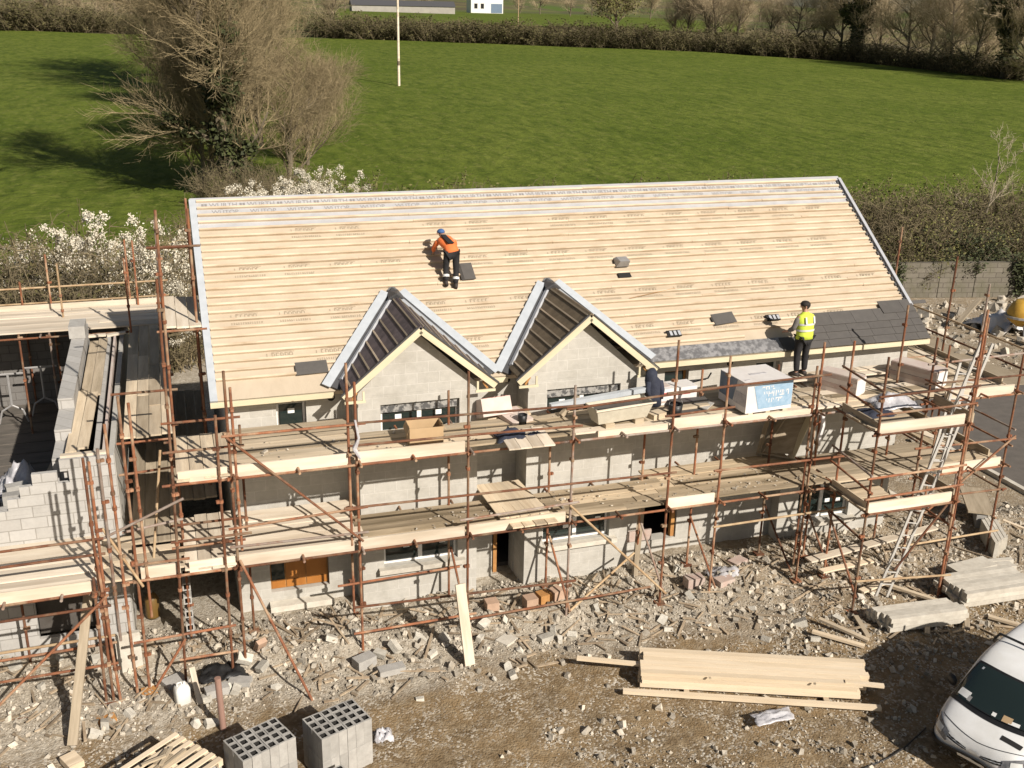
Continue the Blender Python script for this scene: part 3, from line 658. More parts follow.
for (u, n, x0, op) in ((4.265,17,.9,1),(3.235,16,.6,1),(2.005,16,.4,1),(.985,15,1.0,1)):
    for k in range(n):
        x = x0 + k*.98 + q.uniform(-.03,.03)
        if x > 15.2: continue
        def ell(cx, cu, rx, ru, n=14): pr.add([RP(cx+rx*math.cos(t), cu+ru*math.sin(t), .0075) for t in [6.283*i/n for i in range(n)]], [tuple(range(n))])
        def bar(a, b, c, d): pr.add([RP(a,c,.0075),RP(b,c,.0075),RP(b,d,.0075),RP(a,d,.0075)], [(0,1,2,3)])
        if q.random() < .12: continue
        bar(x-.10, x-.085, u-.05, u+.03)
        for i in range(5):
            a = x+i*.085; w_ = q.uniform(.045,.065)
            bar(a, a+.016, u-.05, u+.04); bar(a+.017, a+w_, u+.022, u+.04); 
            if q.random() < .6: bar(a+w_+.001, a+w_+.015, u-.05, u+.02)
            if q.random() < .5: bar(a+.017, a+w_, u-.05, u-.032)
        for i in range(9): bar(x+.0+i*.05, x+i*.05+.045, u+.048+.012*math.sin(i*.39), u+.058+.012*math.sin(i*.39))
        if q.random() < .8:
            for i in range(14): bar(x-.1+i*.045, x-.1+i*.045+q.uniform(.012,.035), u-.215, u-.19); bar(x-.1+i*.045, x-.1+i*.045+q.uniform(.01,.03), u-.18, u-.165)
pr.build('printed_marks', M['print'], roof)
# thing lying on the roof: slates, clips, flue tile
def on_roof(name, px, py, w, h, th, m, label, cat, rot=0, h0=.04, n=1):
    d = ray(px, py); nv = V((0,-ST,CT)); t = (RP(0,0)-CAM).dot(nv)/d.dot(nv); p = CAM+d*t
    X = V((math.cos(rot), math.sin(rot)*CT, math.sin(rot)*ST)); Y = nv.cross(X)
    T = Matrix(((X.x,Y.x,nv.x,p.x),(X.y,Y.y,nv.y,p.y),(X.z,Y.z,nv.z,p.z),(0,0,0,1))) @ Matrix.Translation((0,0,h0))
    mb = MB()
    for i in range(n): mb.box(-w/2+i*.012, w/2+i*.012, -h/2, h/2, i*.009, i*.009+th)
    o = mb.build(name, m, None, T); tag(o, label, cat); return o, T
on_roof('slate_and_patch', 311, 369, .62, .30, .008, M['slate'], 'pair of dark slates lying on the battens beside the small gable', 'slate', .02, n=2)
on_roof('slate_and_patch', 722, 320, .55, .30, .008, M['slate'], 'dark slates lying on the battens between two slotted vents', 'slate', .08, n=3)
on_roof('slate_and_patch', 916, 303, .5, .10, .008, M['slate'], 'narrow slate strip tucked under a batten at the verge', 'slate', 0)
on_roof('slate_and_patch', 624, 276, .30, .17, .008, M['black'], 'black patch standing for the dark opening below the raised roof vent', 'slate', .05)  # flat black piece painted in for a dark roof opening, not a slate
for px, py, lb in ((673, 335, 'slotted vent lying on battens above the grey eaves felt'), (772, 319, 'slotted vent lying on battens next to the worker in yellow')):
    o, T = on_roof('roof_clip', px, py, .34, .16, .03, M['black'], lb, 'roof vent')
    for i in range(3): MB().box(-.10+i*.10, -.04+i*.10, -.06, .06, .032, .036).build('slot', M['whiteverge'], o, T)
vt, T = on_roof('roof_vent', 620, 264, .30, .26, .02, M['darkgrey'], 'grey box vent standing up through the roof membrane', 'roof vent')
MB().hexa([(-.15,-.13,.02),(.15,-.13,.02),(.15,.13,.02),(-.15,.13,.02),(-.10,-.13,.20),(.14,-.13,.20),(.14,.10,.10),(-.10,.10,.10)]).build('vent_hood', M['steel'], vt, T)
tag(beam('cord', RP(8.9,1.75,.05), RP(10.1,1.95,.05), .012, .006, M['rafter']), 'thin strap trailing across the battens beside the black opening patch', 'strap')
# ------------------------------------------------------------------ scaffolds
TR = .0255
class Scaf:
    def __init__(s, loc, label, group='tube and board scaffolds'):
        s.r = root('scaffold', loc, label, 'scaffold', group)
    def std(s, x, y, z0, z1, cz=(), lean=(0,0), m=None, base=True):
        o = MB().tube((x, y, z0), (x+lean[0], y+lean[1], z1), TR, n=9).build('standard', m or (M['tube_grey'] if rng.random() < .14 else M['tube']), s.r)
        zz = [z for z in cz if z0+.05 < z < z1] ; q = rng.uniform(.7, 1.1); z = z0+q
        while z < z1-.2: zz.append(z); z += rng.uniform(.75, 1.1)
        if zz:
            for z in zz:
                mb = MB(); t = (z-z0)/(z1-z0); c = V((x+lean[0]*t, y+lean[1]*t, z))
                mb.tube(c-V((0,0,.03)), c+V((0,0,.03)), .040, n=8); a = rng.choice([(1,0),(0,1),(-1,0),(0,-1)])
                T = Matrix.Translation(c+V((a[0]*.055, a[1]*.055, 0))) @ Matrix.Rotation(rng.uniform(0,.5), 4, 'Z'); mb.obox(T, .06, .06, .05)
                mb.build('coupler', M['tube'], o)
        if base and z0 < .3: MB().box(x-.10, x+.10, y-.10, y+.10, z0-.02, z0+.012).build('base_plate', M['tube'], o)
        return o
    def tube(s, name, p0, p1, m=None, ov=.12):
        p0 = V(p0); p1 = V(p1); d = (p1-p0).normalized()*ov
        return MB().tube(p0-d, p1+d, TR*.97, n=8).build(name, m or (M['tube_grey'] if rng.random() < .16 else M['tube']), s.r)
    def led(s, x0, x1, y, z0, z1=None, m=None, ov=.12): return s.tube('ledger', (x0, y, z0), (x1, y, z0 if z1 is None else z1), m, ov)
    def rail(s, x0, x1, y, z0, z1=None, m=None): return s.tube('guard_rail', (x0, y-.05, z0), (x1, y-.05, z0 if z1 is None else z1), m)
    def tran(s, x, y0, y1, z): return s.tube('transom', (x, y0, z), (x+rng.uniform(-.03,.03), y1, z), None, .1)
    def deck(s, x0, x1, y0, y1, z, ms=None, seg=3.9, along='x', w=.225):
        n = max(1, int(abs(y1-y0)/w+.3)) if along == 'x' else max(1, int(abs(x1-x0)/w+.3))
        for i in range(n):
            a, b = (x0, x1) if along == 'x' else (y0, y1); a += rng.uniform(-.08, .05); b += rng.uniform(-.05, .08)
            cuts = [a]; 
            if b-a > seg*1.25:
                c = a + rng.uniform(.35, 1)*seg
                while c < b-.7: cuts.append(c); c += seg*rng.uniform(.9, 1.0)
            cuts.append(b)
            for c, e in zip(cuts, cuts[1:]):
                m = ms or rng.choice([M['board'], M['board'], M['toe'], M['board_grey'], M['board_dirty']]); zz = z+rng.uniform(-.006, .016); k = ((y0 if along == 'x' else x0) + (i+.5)*(w+.010))
                p, q = ((c, k, zz), (e-.006, k, zz+rng.uniform(-.006,.008))) if along == 'x' else ((k, c, zz), (k, e-.006, zz+rng.uniform(-.006,.008)))
                beam('deck_board', p, q, w, .038, m, s.r)
    def toe(s, p0, p1, h=.225, m=None): return beam('toe_board', V(p0)-V((0,0,.095)), V(p1)-V((0,0,.095)), .038, h, m or M['toe'], s.r)

YF, YI, Z1, Z2 = -2.25, -1.0, 2.28, 4.04
A = Scaf((6.2, -1.7, 0), 'long rusty tube scaffold with board decks across the two gabled front')
A.std(-.06, YF, .3, 6.04, (Z1, Z2), base=False); A.std(.03, YF+.05, 2.6, 5.72, (Z2,)); A.std(2.15, YF, .1, 5.64, (Z1, Z2)); A.std(2.02, YF+.05, 2.4, 5.99, (Z2,))
A.std(4.25, YF, .1, 5.66, (Z1, Z2)); A.std(6.36, YF, .05, 5.19, (Z1, Z2)); A.std(8.48, YF, .1, 5.92, (Z1, Z2)); A.std(9.65, YF, .1, 5.5, (Z1, Z2))
A.std(11.80, YF, .1, 5.62, (Z1, Z2)); A.std(11.72, YF+.04, .5, 5.1, (Z2,)); A.std(12.52, YF, .1, 5.59, (Z1, Z2))
for x, zt in ((2.2, 4.2), (4.2, 4.85), (6.36, 3.95), (8.5, 3.95), (9.75, 4.8), (11.6, 4.75), (.2, 4.55)): A.std(x, YI, .15, zt, (Z1,))
for z in (Z1, Z2):
    for a, b in ((-.06, 6.4), (6.2, 12.55)): A.led(a, b, YF, z); A.led(a+.1, b, YI, z-.02)
    for x in (-.02, 1.1, 2.2, 3.2, 4.3, 5.3, 6.4, 7.4, 8.52, 9.7, 10.7, 11.85, 12.5): A.tran(x, YF-.12, -.8 if x < 8.6 else -.3, z+.055)
A.rail(-.06, 2.2, YF, 4.87, 4.86); A.rail(2.1, 6.4, YF, 4.88, 4.79); A.rail(2.1, 4.3, YF, 4.45, 4.42); A.rail(4.2, 6.4, YF, 4.42, 4.37); A.rail(6.3, 9.6, YF, 4.74, 4.88); A.rail(8.4, 11.9, YF, 4.86, 4.92); A.rail(8.4, 9.7, YF, 4.38, 4.42)
A.rail(-.06, 2.2, YF, 3.1, 3.2); A.rail(-.06, 2.2, YF, 2.73, 2.69); A.rail(2.0, 8.5, YF, 3.22, 3.13); A.rail(9.6, 12.5, YF, 3.05, 3.02); A.rail(4.2, 6.4, YF, 2.68, 2.74)
A.rail(9.7, 12.7, YF, 1.75, 1.77, M['tube_pale']); A.rail(2.1, 6.4, YF, 1.12, .98); A.rail(2.1, 4.3, YF, .55, .58); A.rail(4.2, 8.1, YF, .47, .55); A.rail(2.0, 4.3, YI, .9, .95)
A.tube('brace', (-.02, YF-.06, 4.77), (2.13, YF-.06, 2.60)); A.tube('brace', (-.02, YF-.08, 2.45), (1.0, -3.4, .03), None, .02)
A.tube('brace', (6.40, YF-.06, 2.62), (8.50, YF-.06, .42), M['tube_pale']); A.tube('brace', (6.5, -2.2, .25), (8.2, -1.3, .75), M['tube_pale'])
for x in (4.2, 6.36, 8.5, 9.7, 11.6): A.tube('brace', (x+.06, YI, 1.32), (x+.06, YF, .32), None, .08)
A.deck(-.2, 2.3, -2.14, -.72, 4.115); A.deck(2.25, 6.5, -2.14, -.98, 4.115); A.deck(6.5, 12.45, -2.14, -.98, 4.115)
A.deck(.1, 2.35, -.66, -.2, 4.13, M['board_grey']); A.deck(8.6, 12.2, -.98, -.55, 4.13)
A.deck(5.0, 5.9, -.9, -.3, 4.13)
A.deck(-.2, 2.3, -2.14, -.72, 2.355, M['toe']); A.deck(2.25, 6.4, -2.14, -.98, 2.355, M['board_dirty']); A.deck(6.4, 12.5, -2.14, -.98, 2.355, M['board_dirty'], 3.0); A.deck(.1, 2.35, -.66, -.2, 2.37, M['toe']); A.deck(8.7, 12.3, -.98, -.4, 2.37, M['board_dirty'])
A.toe((-.04, -2.19, 4.25), (2.02, -2.19, 4.25)); A.toe((2.18, -2.19, 4.26), (4.2, -2.19, 4.25)); A.toe((8.52, -2.19, 4.25), (9.6, -2.19, 4.25)); A.toe((6.9, -2.185, 4.19), (8.4, -2.185, 4.20), .15); A.toe((9.7, -2.19, 4.2), (11.7, -2.19, 4.2), .13)
A.toe((-.04, -2.19, 2.49), (2.06, -2.19, 2.49)); A.toe((2.18, -2.19, 2.49), (4.2, -2.19, 2.48)); A.toe((4.28, -2.19, 2.48), (6.28, -2.19, 2.50)); A.toe((8.5, -2.19, 2.49), (9.6, -2.19, 2.48))
A.deck(8.55, 9.55, -.98, -.52, 4.135)
# raised inner boards at the eaves
A.deck(12.0, 15.6, -.82, -.38, 4.24, M['toe'], 2.2); A.tran(12.1, -.9, -.3, 4.19); A.tran(13.9, -.9, -.3, 4.19)

B = Scaf((14.6, -2.6, 0), 'rusty tube scaffold tower and side return wrapped round the far house corner')
for x, y, z0, z1 in ((12.33,-3.6,0,5.68),(14.52,-3.6,0,6.48),(14.62,-3.55,0,6.3),(16.95,-2.3,0,5.12),(14.6,-2.25,0,5.5),(14.55,-1.25,.1,5.95),(12.6,-1.3,.1,4.0),(16.95,.2,0,6.6),(16.95,2.3,0,6.9),(16.95,4.5,0,6.8),(15.95,.3,0,5.0),(15.9,-1.2,0,4.9),(16.1,3.6,0,7.2),(17.0,-.9,0,6.2),(17.1,3.4,0,5.6)):
    B.std(x, y, z0, z1, (Z1, Z2))
for z in (Z1, Z2):
    B.led(12.33, 14.55, -3.6, z); B.led(14.5, 17.0, -2.3, z-.02); B.led(12.4, 16.95, -1.25, z-.02)
    for x in (12.33, 14.52): B.tran(x, -3.6, -1.1, z+.05)
    for x in (16.0, 16.95): B.tube('ledger', (x, -2.4, z+.06), (x, 5.6, z+.06))
    for y in (.2, 2.3, 4.4): B.led(15.9, 17.0, y, z+.11)
B.rail(12.33, 14.5, -3.6, 4.88, 4.90); B.rail(12.33, 14.5, -3.6, 4.50, 4.52); B.rail(12.33, 14.5, -3.6, 3.12, 3.15); B.rail(12.33, 14.5, -3.6, 2.66, 2.70); B.rail(12.4, 14.6, -3.6, .76, .55, M['tube_pale'])
for z in (4.55, 5.0, 2.85, 3.2, 1.75): B.tube('guard_rail', (12.27, -3.6, z), (12.42, -2.2, z))
B.rail(14.5, 17.0, -2.3, 4.95, 5.0); B.rail(14.5, 17.0, -2.3, 4.5, 4.48); B.rail(14.5, 17.0, -2.3, 3.0, 2.95); B.rail(14.6, 17.0, -2.3, 1.75, 1.7); B.rail(14.6, 17.0, -2.3, .6, .62, M['tube_pale'])
for z in (4.6, 5.05, 2.8, 3.2): B.tube('guard_rail', (17.0, -2.3, z), (17.0, 5.4, z), M['tube_pale'] if z == 5.05 else None)
B.tube('guard_rail', (16.98, -2.3, 1.7), (16.98, 2.4, 1.7)); B.tube('guard_rail', (14.57, -3.6, 1.7), (14.6, -2.2, 1.7)); B.tube('guard_rail', (14.57, -3.6, 4.5), (14.6, -2.2, 4.5))
B.tube('brace', (17.0, -2.36, 2.95), (14.95, -2.36, 1.4)); B.tube('brace', (14.5, -3.52, 2.3), (13.4, -3.52, .9)); B.tube('brace', (12.40, -3.5, .4), (12.45, -2.3, 1.6)); B.tube('brace', (12.6, -1.2, 1.3), (12.6, -2.25, .3))
B.tube('transom', (12.9, -1.2, 1.75), (14.5, -3.3, 1.75)); 
B.deck(12.35, 13.55, -3.52, -2.3, 4.115); B.deck(12.5, 15.9, -2.2, -1.0, 4.115); B.deck(14.6, 17.0, -2.2, -1.3, 4.10); B.deck(12.6, 15.9, -1.0, -.85, 4.10)
B.deck(15.98, 16.9, -1.2, 5.6, 4.135, None, 3.9, 'y')
B.deck(12.35, 13.3, -3.52, -2.3, 2.355); B.deck(12.5, 15.9, -2.2, -.9, 2.355); B.deck(14.6, 17.0, -2.2, -1.4, 2.34); B.deck(15.98, 16.9, -1.2, 5.6, 2.37, None, 3.9, 'y')
B.toe((12.4, -3.54, 4.25), (14.46, -3.54, 4.25)); B.toe((12.4, -3.54, 2.49), (14.46, -3.54, 2.49)); B.toe((15.05, -2.24, 4.22), (16.9, -2.24, 4.22)); B.toe((15.3, -2.24, 2.46), (16.9, -2.24, 2.46))
B.toe((12.40, -3.5, 4.25), (12.40, -2.3, 4.25), .225, M['board']); B.toe((12.40, -3.5, 2.49), (12.40, -2.3, 2.49), .225, M['board']); B.toe((16.88, -1.9, 4.25), (16.88, 1.6, 4.25), .225, M['board_grey']); B.toe((16.88, -1.9, 2.5), (16.88, 1.6, 2.5), .225, M['board_grey']); B.toe((14.72, -3.5, 4.22), (14.72, -2.3, 4.22), .225, M['board_grey']); B.toe((14.66, -3.4, 2.46), (14.66, -2.3, 2.46), .225, M['board_grey'])

Cc = Scaf((-1.1, 0, 0), 'tall narrow rusty scaffold standing in the gap between both houses')
G0, G1, G2 = -1.84, -1.0, -.30
for x, y, z0, z1, ln in ((-1.79,-2.25,0,5.75,(.02,0)),(-1.62,-2.2,1.5,5.6,(0,0)),(-1.15,-2.25,0,4.4,(.12,0)),(-1.0,-1.0,0,8.58,(.08,0)),(-1.06,-1.06,3.2,7.4,(.06,0)),(-.3,-2.25,.1,5.26,(.05,0)),(-.36,1.2,2.3,8.2,(0,0)),(-.34,3.6,2.3,8.0,(0,0)),(-1.0,3.4,2.3,7.6,(0,0)),(-1.05,6.2,2.3,6.5,(0,0)),(-1.85,7.2,2.3,6.0,(0,0)),(-1.7,9.8,0,5.9,(0,0)),(-2.0,-2.3,0,5.3,(-.02,0))):
    Cc.std(x, y, z0, z1, (Z1, Z2), ln)
Cc.led(-1.9, -.2, -2.25, Z1); Cc.led(-1.1, -.05, -2.25, Z2); Cc.led(-1.05, .1, -1.75, 4.45); Cc.led(-1.05, .1, -1.1, 4.75); Cc.led(-1.9, -.95, -.05, 5.02); Cc.led(-1.9, -.95, -.02, 4.02); Cc.led(-1.9, -1.0, -.3, 3.5, 3.55)
Cc.led(-1.05, .1, -2.25, 2.95); Cc.led(-1.05, .05, -1.4, 2.85); Cc.led(-1.05, 0, -1.9, 2.65); Cc.led(-2.3, -1.0, -2.3, 3.2, 3.75); Cc.led(-1.85, -1.05, -1.9, 3.1, 3.2); Cc.led(-1.8, -1.0, -2.25, 2.6); Cc.led(-1.85, -.3, -2.25, 1.05, 1.1); Cc.led(-1.1, -.3, -2.25, .55)
Cc.led(-1.0, -.3, 1.0, 5.86); Cc.led(-1.0, -.3, 3.2, 5.86); Cc.led(-1.05, -.3, 3.4, 7.0); Cc.led(-1.05, -.3, 1.1, 7.5)
Cc.tube('brace', (-2.2, -2.3, 3.3), (-1.75, -2.3, 2.3), M['tube_pale']); Cc.tube('brace', (-1.6, -2.3, .2), (-1.15, -2.3, .9)); Cc.tube('brace', (-1.25, -.8, 4.0), (-1.5, -1.6, 2.4), M['tube_pale'])
for x0, x1, y, z in ((-1.05,-.3,-.2,4.02),(-1.05,-.3,-.2,2.28)): Cc.led(x0, x1, y, z)
Cc.deck(-1.9, -1.05, .1, 9.8, 4.08, M['board'], 3.0, 'y'); Cc.deck(-.98, -.06, -2.2, -.25, 4.115, M['board'], 2.5, 'y'); Cc.deck(-.98, -.06, -2.2, -.1, 2.355, M['toe'], 2.5, 'y'); Cc.deck(-1.85, -1.0, -2.1, -1.1, 2.355, M['board']); Cc.deck(-1.9, -1.05, -1.0, 7.5, 2.35, M['board_grey'], 3.4, 'y')  # last deck added to shade the ground in the gap
Cc.deck(-.98, -.32, .95, 3.3, 5.93, M['toe'], 2.5, 'y'); Cc.deck(-.96, -.3, .6, 7.2, 2.4, M['board_grey'], 3.5, 'y')
Cc.toe((-.95, -2.2, 4.25), (-.12, -2.2, 4.25)); Cc.toe((-.9, -2.2, 2.49), (-.1, -2.2, 2.49)); Cc.toe((-1.72, -2.18, 2.49), (-1.05, -2.18, 2.49))

dm = MB()      # mortar droppings, chips and offcuts lying on the decks
for i in range(900):
    lower = rng.random() < .68
    x = rng.uniform(3.2, 12.3) if lower else rng.uniform(.2, 15.5); y = rng.uniform(-2.05, -1.0); z = 2.395 if lower else 4.155
    if rng.random() > .25+.9*max(0, noise.noise(V((x*.9, y*2, z)))+.25): continue
    s = .006+.012*rng.random()**2+.022*rng.random()**12; T = Matrix.Translation((x, y, z+s*.3)) @ Euler((rng.uniform(-.3,.3), rng.uniform(-.3,.3), rng.uniform(0,6.3))).to_matrix().to_4x4()
    dm.obox(T, s*rng.uniform(1.5,4), s*rng.uniform(1,2), s)
tag(dm.build('deck_debris', M['stone']), kind='stuff')
# ------------------------------------------------------------------ neighbour: block house without a roof
nb = root('block_house', (-5, 3, 0), 'roofless half built block house with stepped walls and open cavity', 'house')
nf = MB(); wallXZ(nf, -9.5, -2.06, -.5, 3.0, -.5, .10, [(-3.75, -2.72, .36, 1.32), (-7, -5.4, .36, 1.4)])
for x0, x1, z0, z1 in ((-4.15,-2.06,3.002,3.1),(-3.95,-2.06,3.102,3.325),(-3.72,-2.06,3.327,3.55),(-3.49,-3.06,3.552,3.775),(-2.86,-2.06,3.552,3.775),(-3.0,-2.06,3.777,4.0)): nf.box(x0, x1, -.5, -.40, z0, z1)
nf.build('front_wall', M['block_pale'], nb)
sl = MB().slab([(-2.15,-.40,-.5),(-2.15,10.0,-.5),(-2.15,10.0,3.9),(-2.15,-.40,4.0)], (.10,0,0)); sl.build('outer_leaf', M['block'], nb)
il = MB().slab([(-2.44,-.2,2.3),(-2.44,7.3,2.3),(-2.44,7.3,4.0),(-2.44,-.2,3.9)], (.10,0,0)); il.build('inner_leaf', M['block_pale'], nb)
MB().slab([(-2.27,-.2,2.3),(-2.27,7.3,2.3),(-2.27,7.3,4.03),(-2.27,-.2,3.99)], (.05,0,0)).build('cavity_board', M['insul'], nb)
MB().box(-2.95, -2.12, -.40, -.30, 3.6, 3.99).build('corner_block', M['block_pale'], nb)
beam('wall_plate', (-2.98, -.35, 4.02), (-2.18, -.35, 4.02), .12, .05, M['toe'], nb)
beam('cavity_closer', (-2.44, 7.32, 4.03), (-2.0, 7.42, 4.05), .14, .05, M['toe'], nb); beam('cavity_closer', (-3.0, 7.35, 4.03), (-2.46, 7.4, 4.03), .14, .05, M['toe'], nb)
# stepped block wall running back, every course a little shorter
st = MB()
for i in range(13):
    z0 = 1.4 + i*.225; y0 = -.1 if z0 < 3.7 else -.1+(z0-3.7)*5.2
    st.box(-3.16, -2.86, y0, 7.5, z0, z0+.223)
st.build('stepped_inner_wall', M['block_pale'], nb)
MB().box(-3.2, -2.84, 6.2, 6.9, 4.33, 4.62).build('stepped_inner_wall', M['block_one'], nb)
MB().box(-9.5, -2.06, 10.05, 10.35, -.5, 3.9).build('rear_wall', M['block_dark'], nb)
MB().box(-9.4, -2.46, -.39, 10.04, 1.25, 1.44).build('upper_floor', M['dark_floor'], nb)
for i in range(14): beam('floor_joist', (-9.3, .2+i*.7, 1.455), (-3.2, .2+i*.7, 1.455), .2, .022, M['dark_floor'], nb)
for y in (-.1,): beam('timber_post', (-3.75, 2.2, 1.5), (-3.22, 2.9, 3.2), .1, .07, M['board_grey'], nb)
MB().box(-3.75, -2.72, -.30, -.28, .36, 1.32).build('opening_shade_sheet', M['room'], nb)  # dark sheet stands in for the unlit room behind the opening
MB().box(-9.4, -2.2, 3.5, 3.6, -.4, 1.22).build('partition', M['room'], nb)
# boards on the wall head
Dd = Scaf((-5, -1.5, 0), 'low rusty scaffold with a plank deck before the roofless block house')
for x, y, z0, z1, ln in ((-2.40,-2.45,0,4.8,(0,0)),(-2.34,-2.4,.8,4.7,(.02,0)),(-2.17,-2.35,1.2,4.9,(0,0)),(-2.28,-2.5,0,3.0,(-.10,0)),(-2.52,-2.5,0,2.6,(.05,0)),(-4.9,-2.45,0,4.8,(0,0)),(-7.2,-2.45,0,4.8,(0,0)),(-3.9,-.95,.1,2.3,(0,0)),(-2.5,-.95,.1,2.3,(0,0))):
    Dd.std(x, y, z0, z1, (Z1,), ln)
for z, y in ((2.26,-2.45),(2.0,-2.52),(1.36,-2.45),(.82,-2.5),(-.0+.05,-2.55),(2.95,-2.4),(3.25,-2.42),(1.12,-2.3)): Dd.led(-7.4, -2.36, y, z-.03, z+.03, M['tube_pale'] if z == 1.36 else None)
for x in (-6.9, -5.9, -4.9, -3.9, -3.0, -2.5): Dd.tran(x, -2.55, -.55, 2.32)
Dd.tube('brace', (-4.3, -2.58, .35), (-2.35, -2.58, 2.2)); Dd.tube('brace', (-6.3, -2.58, 2.2), (-4.6, -2.58, .2))
Dd.deck(-7.3, -2.42, -2.36, -.58, 2.38, M['toe']); Dd.toe((-4.85, -2.42, 2.49), (-2.46, -2.42, 2.49)); Dd.toe((-7.3, -2.42, 2.49), (-4.9, -2.42, 2.49))
Dd.deck(-2.45, -1.9, -2.3, -.7, 2.36, M['board'])
Ee = Scaf((-5, 8.8, 0), 'rear scaffold with a sunlit plank deck behind the roofless block house')
for x, z1 in ((-1.9,5.9),(-3.9,5.6),(-4.6,4.9),(-6.6,5.4),(-8.6,5.4)): Ee.std(x, 9.95, 0, z1, (4.0,)); Ee.std(x+.1, 7.75, 0, 4.1, (4.0,))
Ee.std(-3.55, 9.0, 3.8, 5.55, (4.3,), m=M['tube_pale'])
for z in (4.0, 4.28, 4.7): Ee.led(-9, -1.0, 9.98, z-.01, z+.02, M['tube_pale'] if z > 4.2 else None)
Ee.led(-9, -1.0, 7.7, 3.98)
for x in (-8, -7, -6, -5, -4, -3, -2): Ee.tran(x, 7.7, 10, 4.03)
Ee.deck(-9, -1.1, 7.75, 9.8, 4.1, M['toe'], 3.9); Ee.toe((-9, 9.9, 4.25), (-1.1, 9.9, 4.25))
# planks over the cavity, resting on the wall head
for i, (x0, x1, y0, y1) in enumerate(((-2.82,-2.78,-.1,3.2),(-2.62,-2.56,.0,3.0),(-2.72,-2.70,3.1,6.9),(-2.52,-2.50,3.0,7.0))):
    tag(beam('plank', (x0, y0, 3.97+.02*(i%2)), (x1, y1, 4.02+.02*(i%2)), .2, .038, M['board'] if i < 2 else M['board_grey']), 'plank laid along the wall head beside the open cavity', 'plank', 'planks on the wall head')
# ------------------------------------------------------------------ loose things
def rotz(p, a): return Matrix.Translation(V(p)) @ Matrix.Rotation(a, 4, 'Z')
# timber pack
ta = math.radians(-21.9); T = rotz((9.0, -5.28, .06), ta)
tp = root('timber_stack', T.translation, 'big pack of fresh sawn timber boards lying on the rubble', 'timber stack', rz=ta)
for lay in range(4):
    for k in range(1, 7):
        L2 = (2.0 if k < 3 else 2.10) + rng.uniform(-.04, .04); off = rng.uniform(-.03, .03)-(.16 if k < 3 else .03)
        MB().box(-L2+off, L2+off, -.48+k*.139+lay*.006, -.48+k*.139+.128+lay*.006, lay*.077+.0, lay*.077+.071+rng.uniform(0,.004)).build('board', M['wood'], tp, T)
for x in (-1.3, 1.25): MB().box(x-.05, x+.05, -.56, .60, -.06, -.004).build('bearer', M['board'], tp, T)
for x in (-.9, 1.0): MB().box(x-.02, x+.02, -.42, -.38, .31, .335).build('packing_strip', M['board_grey'], tp, T)
def lb(px0, py0, px1, py1, z0, z1, w, h, m, label, name='loose_plank'):
    a = at(px0, py0, 'z', z0); b = at(px1, py1, 'z', z1); o = beam(name, a, b, w, h, m); tag(o, label, 'plank'); return o
lb(623, 691, 881, 708, .10, .10, .10, .07, M['wood'], 'long square timber lying in front of the timber pack')
lb(577, 658, 700, 670, .24, .30, .10, .05, M['wood'], 'narrow timber sticking out of the timber pack towards the scaffold')
lb(845, 682, 884, 686, .36, .36, .09, .05, M['wood'], 'short timber end poking out of the pack towards the van')
lb(460, 584, 470, 665, 1.55, .06, .20, .045, M['toe'], 'pale plank leaning steeply from rubble up to the scaffold')
# the leaning plank stands clear of the tubes
lb(790, 490+0, 940, 536, .3, .35, .2, .04, M['wood'], 'long plank lying on tubes under the corner tower') if False else None
a = V((12.0, -2.35, .62)); b = V((15.6, -2.0, .75)); tag(beam('loose_plank', a, b, .22, .04, M['toe']), 'long pale plank lying across low tubes under the corner tower', 'plank')
tag(beam('loose_plank', (12.2, -2.55, .42), (13.6, -2.45, .42), .16, .04, M['wood']), 'orange toned plank below the long pale plank', 'plank')
tag(beam('loose_plank', (12.9, -3.1, .12), (14.2, -2.75, .12), .16, .04, M['wood']), 'reddish plank on the rubble beside the ladder foot', 'plank')
for p, q, lb_ in (((10.95,-4.2,.15),(11.7,-4.9,.1),'grey stick lying in rubble behind the timber pack'),((11.3,-3.9,.2),(11.9,-4.75,.1),'brown stick beside the grey stick in rubble'),((13.2,-4.9,.1),(13.9,-4.0,.1),'bearer under the short lintel stack'),((14.1,-5.0,.12),(14.9,-4.0,.1),'bearer between both lintel stacks'),((14.3,-3.9,.1),(13.6,-2.9,.1),'thin plank lying between ladder foot and lintels'),((12.2,-3.9,.1),(12.0,-4.6,.08),'short weathered plank below the tower corner post'),((14.9,-4.7,.1),(15.4,-5.3,.1),'weathered plank end between the lintels and van')):
    tag(beam('loose_plank', p, q, .10, .05, M['board']), lb_, 'plank')
# the lintels
def lintel(p, L, a, w=.10, h=.14, label='', group=''):
    o = MB().box(-L/2, L/2, -w/2, w/2, 0, h).build('concrete_lintel', M['conc'], None, rotz(p, a)); tag(o, label, 'lintel', group); return o
a0 = math.radians(-4)
for k in range(6):
    for j in range(3):
        if j == 2 and k in (5,): continue
        lintel((13.43+rng.uniform(-.05,.05)-.03*k, -4.62+k*.105, .08+j*.105), 1.78, a0, .10, .10, 'short concrete lintel in the small stack nearest the timber pack', 'lintels in the small stack')
for k in range(7):
    for j in range(3):
        lintel((15.6+rng.uniform(-.08,.08)-.02*k, -4.25+k*.125, .10+j*.11-.0), 1.85, math.radians(-2), .118, .105, 'concrete lintel in the wide low stack beside the tower', 'lintels in the wide stack')
for k in range(4):
    lintel((16.0+rng.uniform(-.06,.06)+.10*k, -3.32+k*.13, .12), 1.4, math.radians(-8), .12, .14, 'concrete lintel lying behind the wide stack', 'lintels behind the wide stack')
lintel((15.75, -3.15, .27), 1.1, math.radians(6), .42, .09, 'broad concrete slab lying over the lintels behind the wide stack')
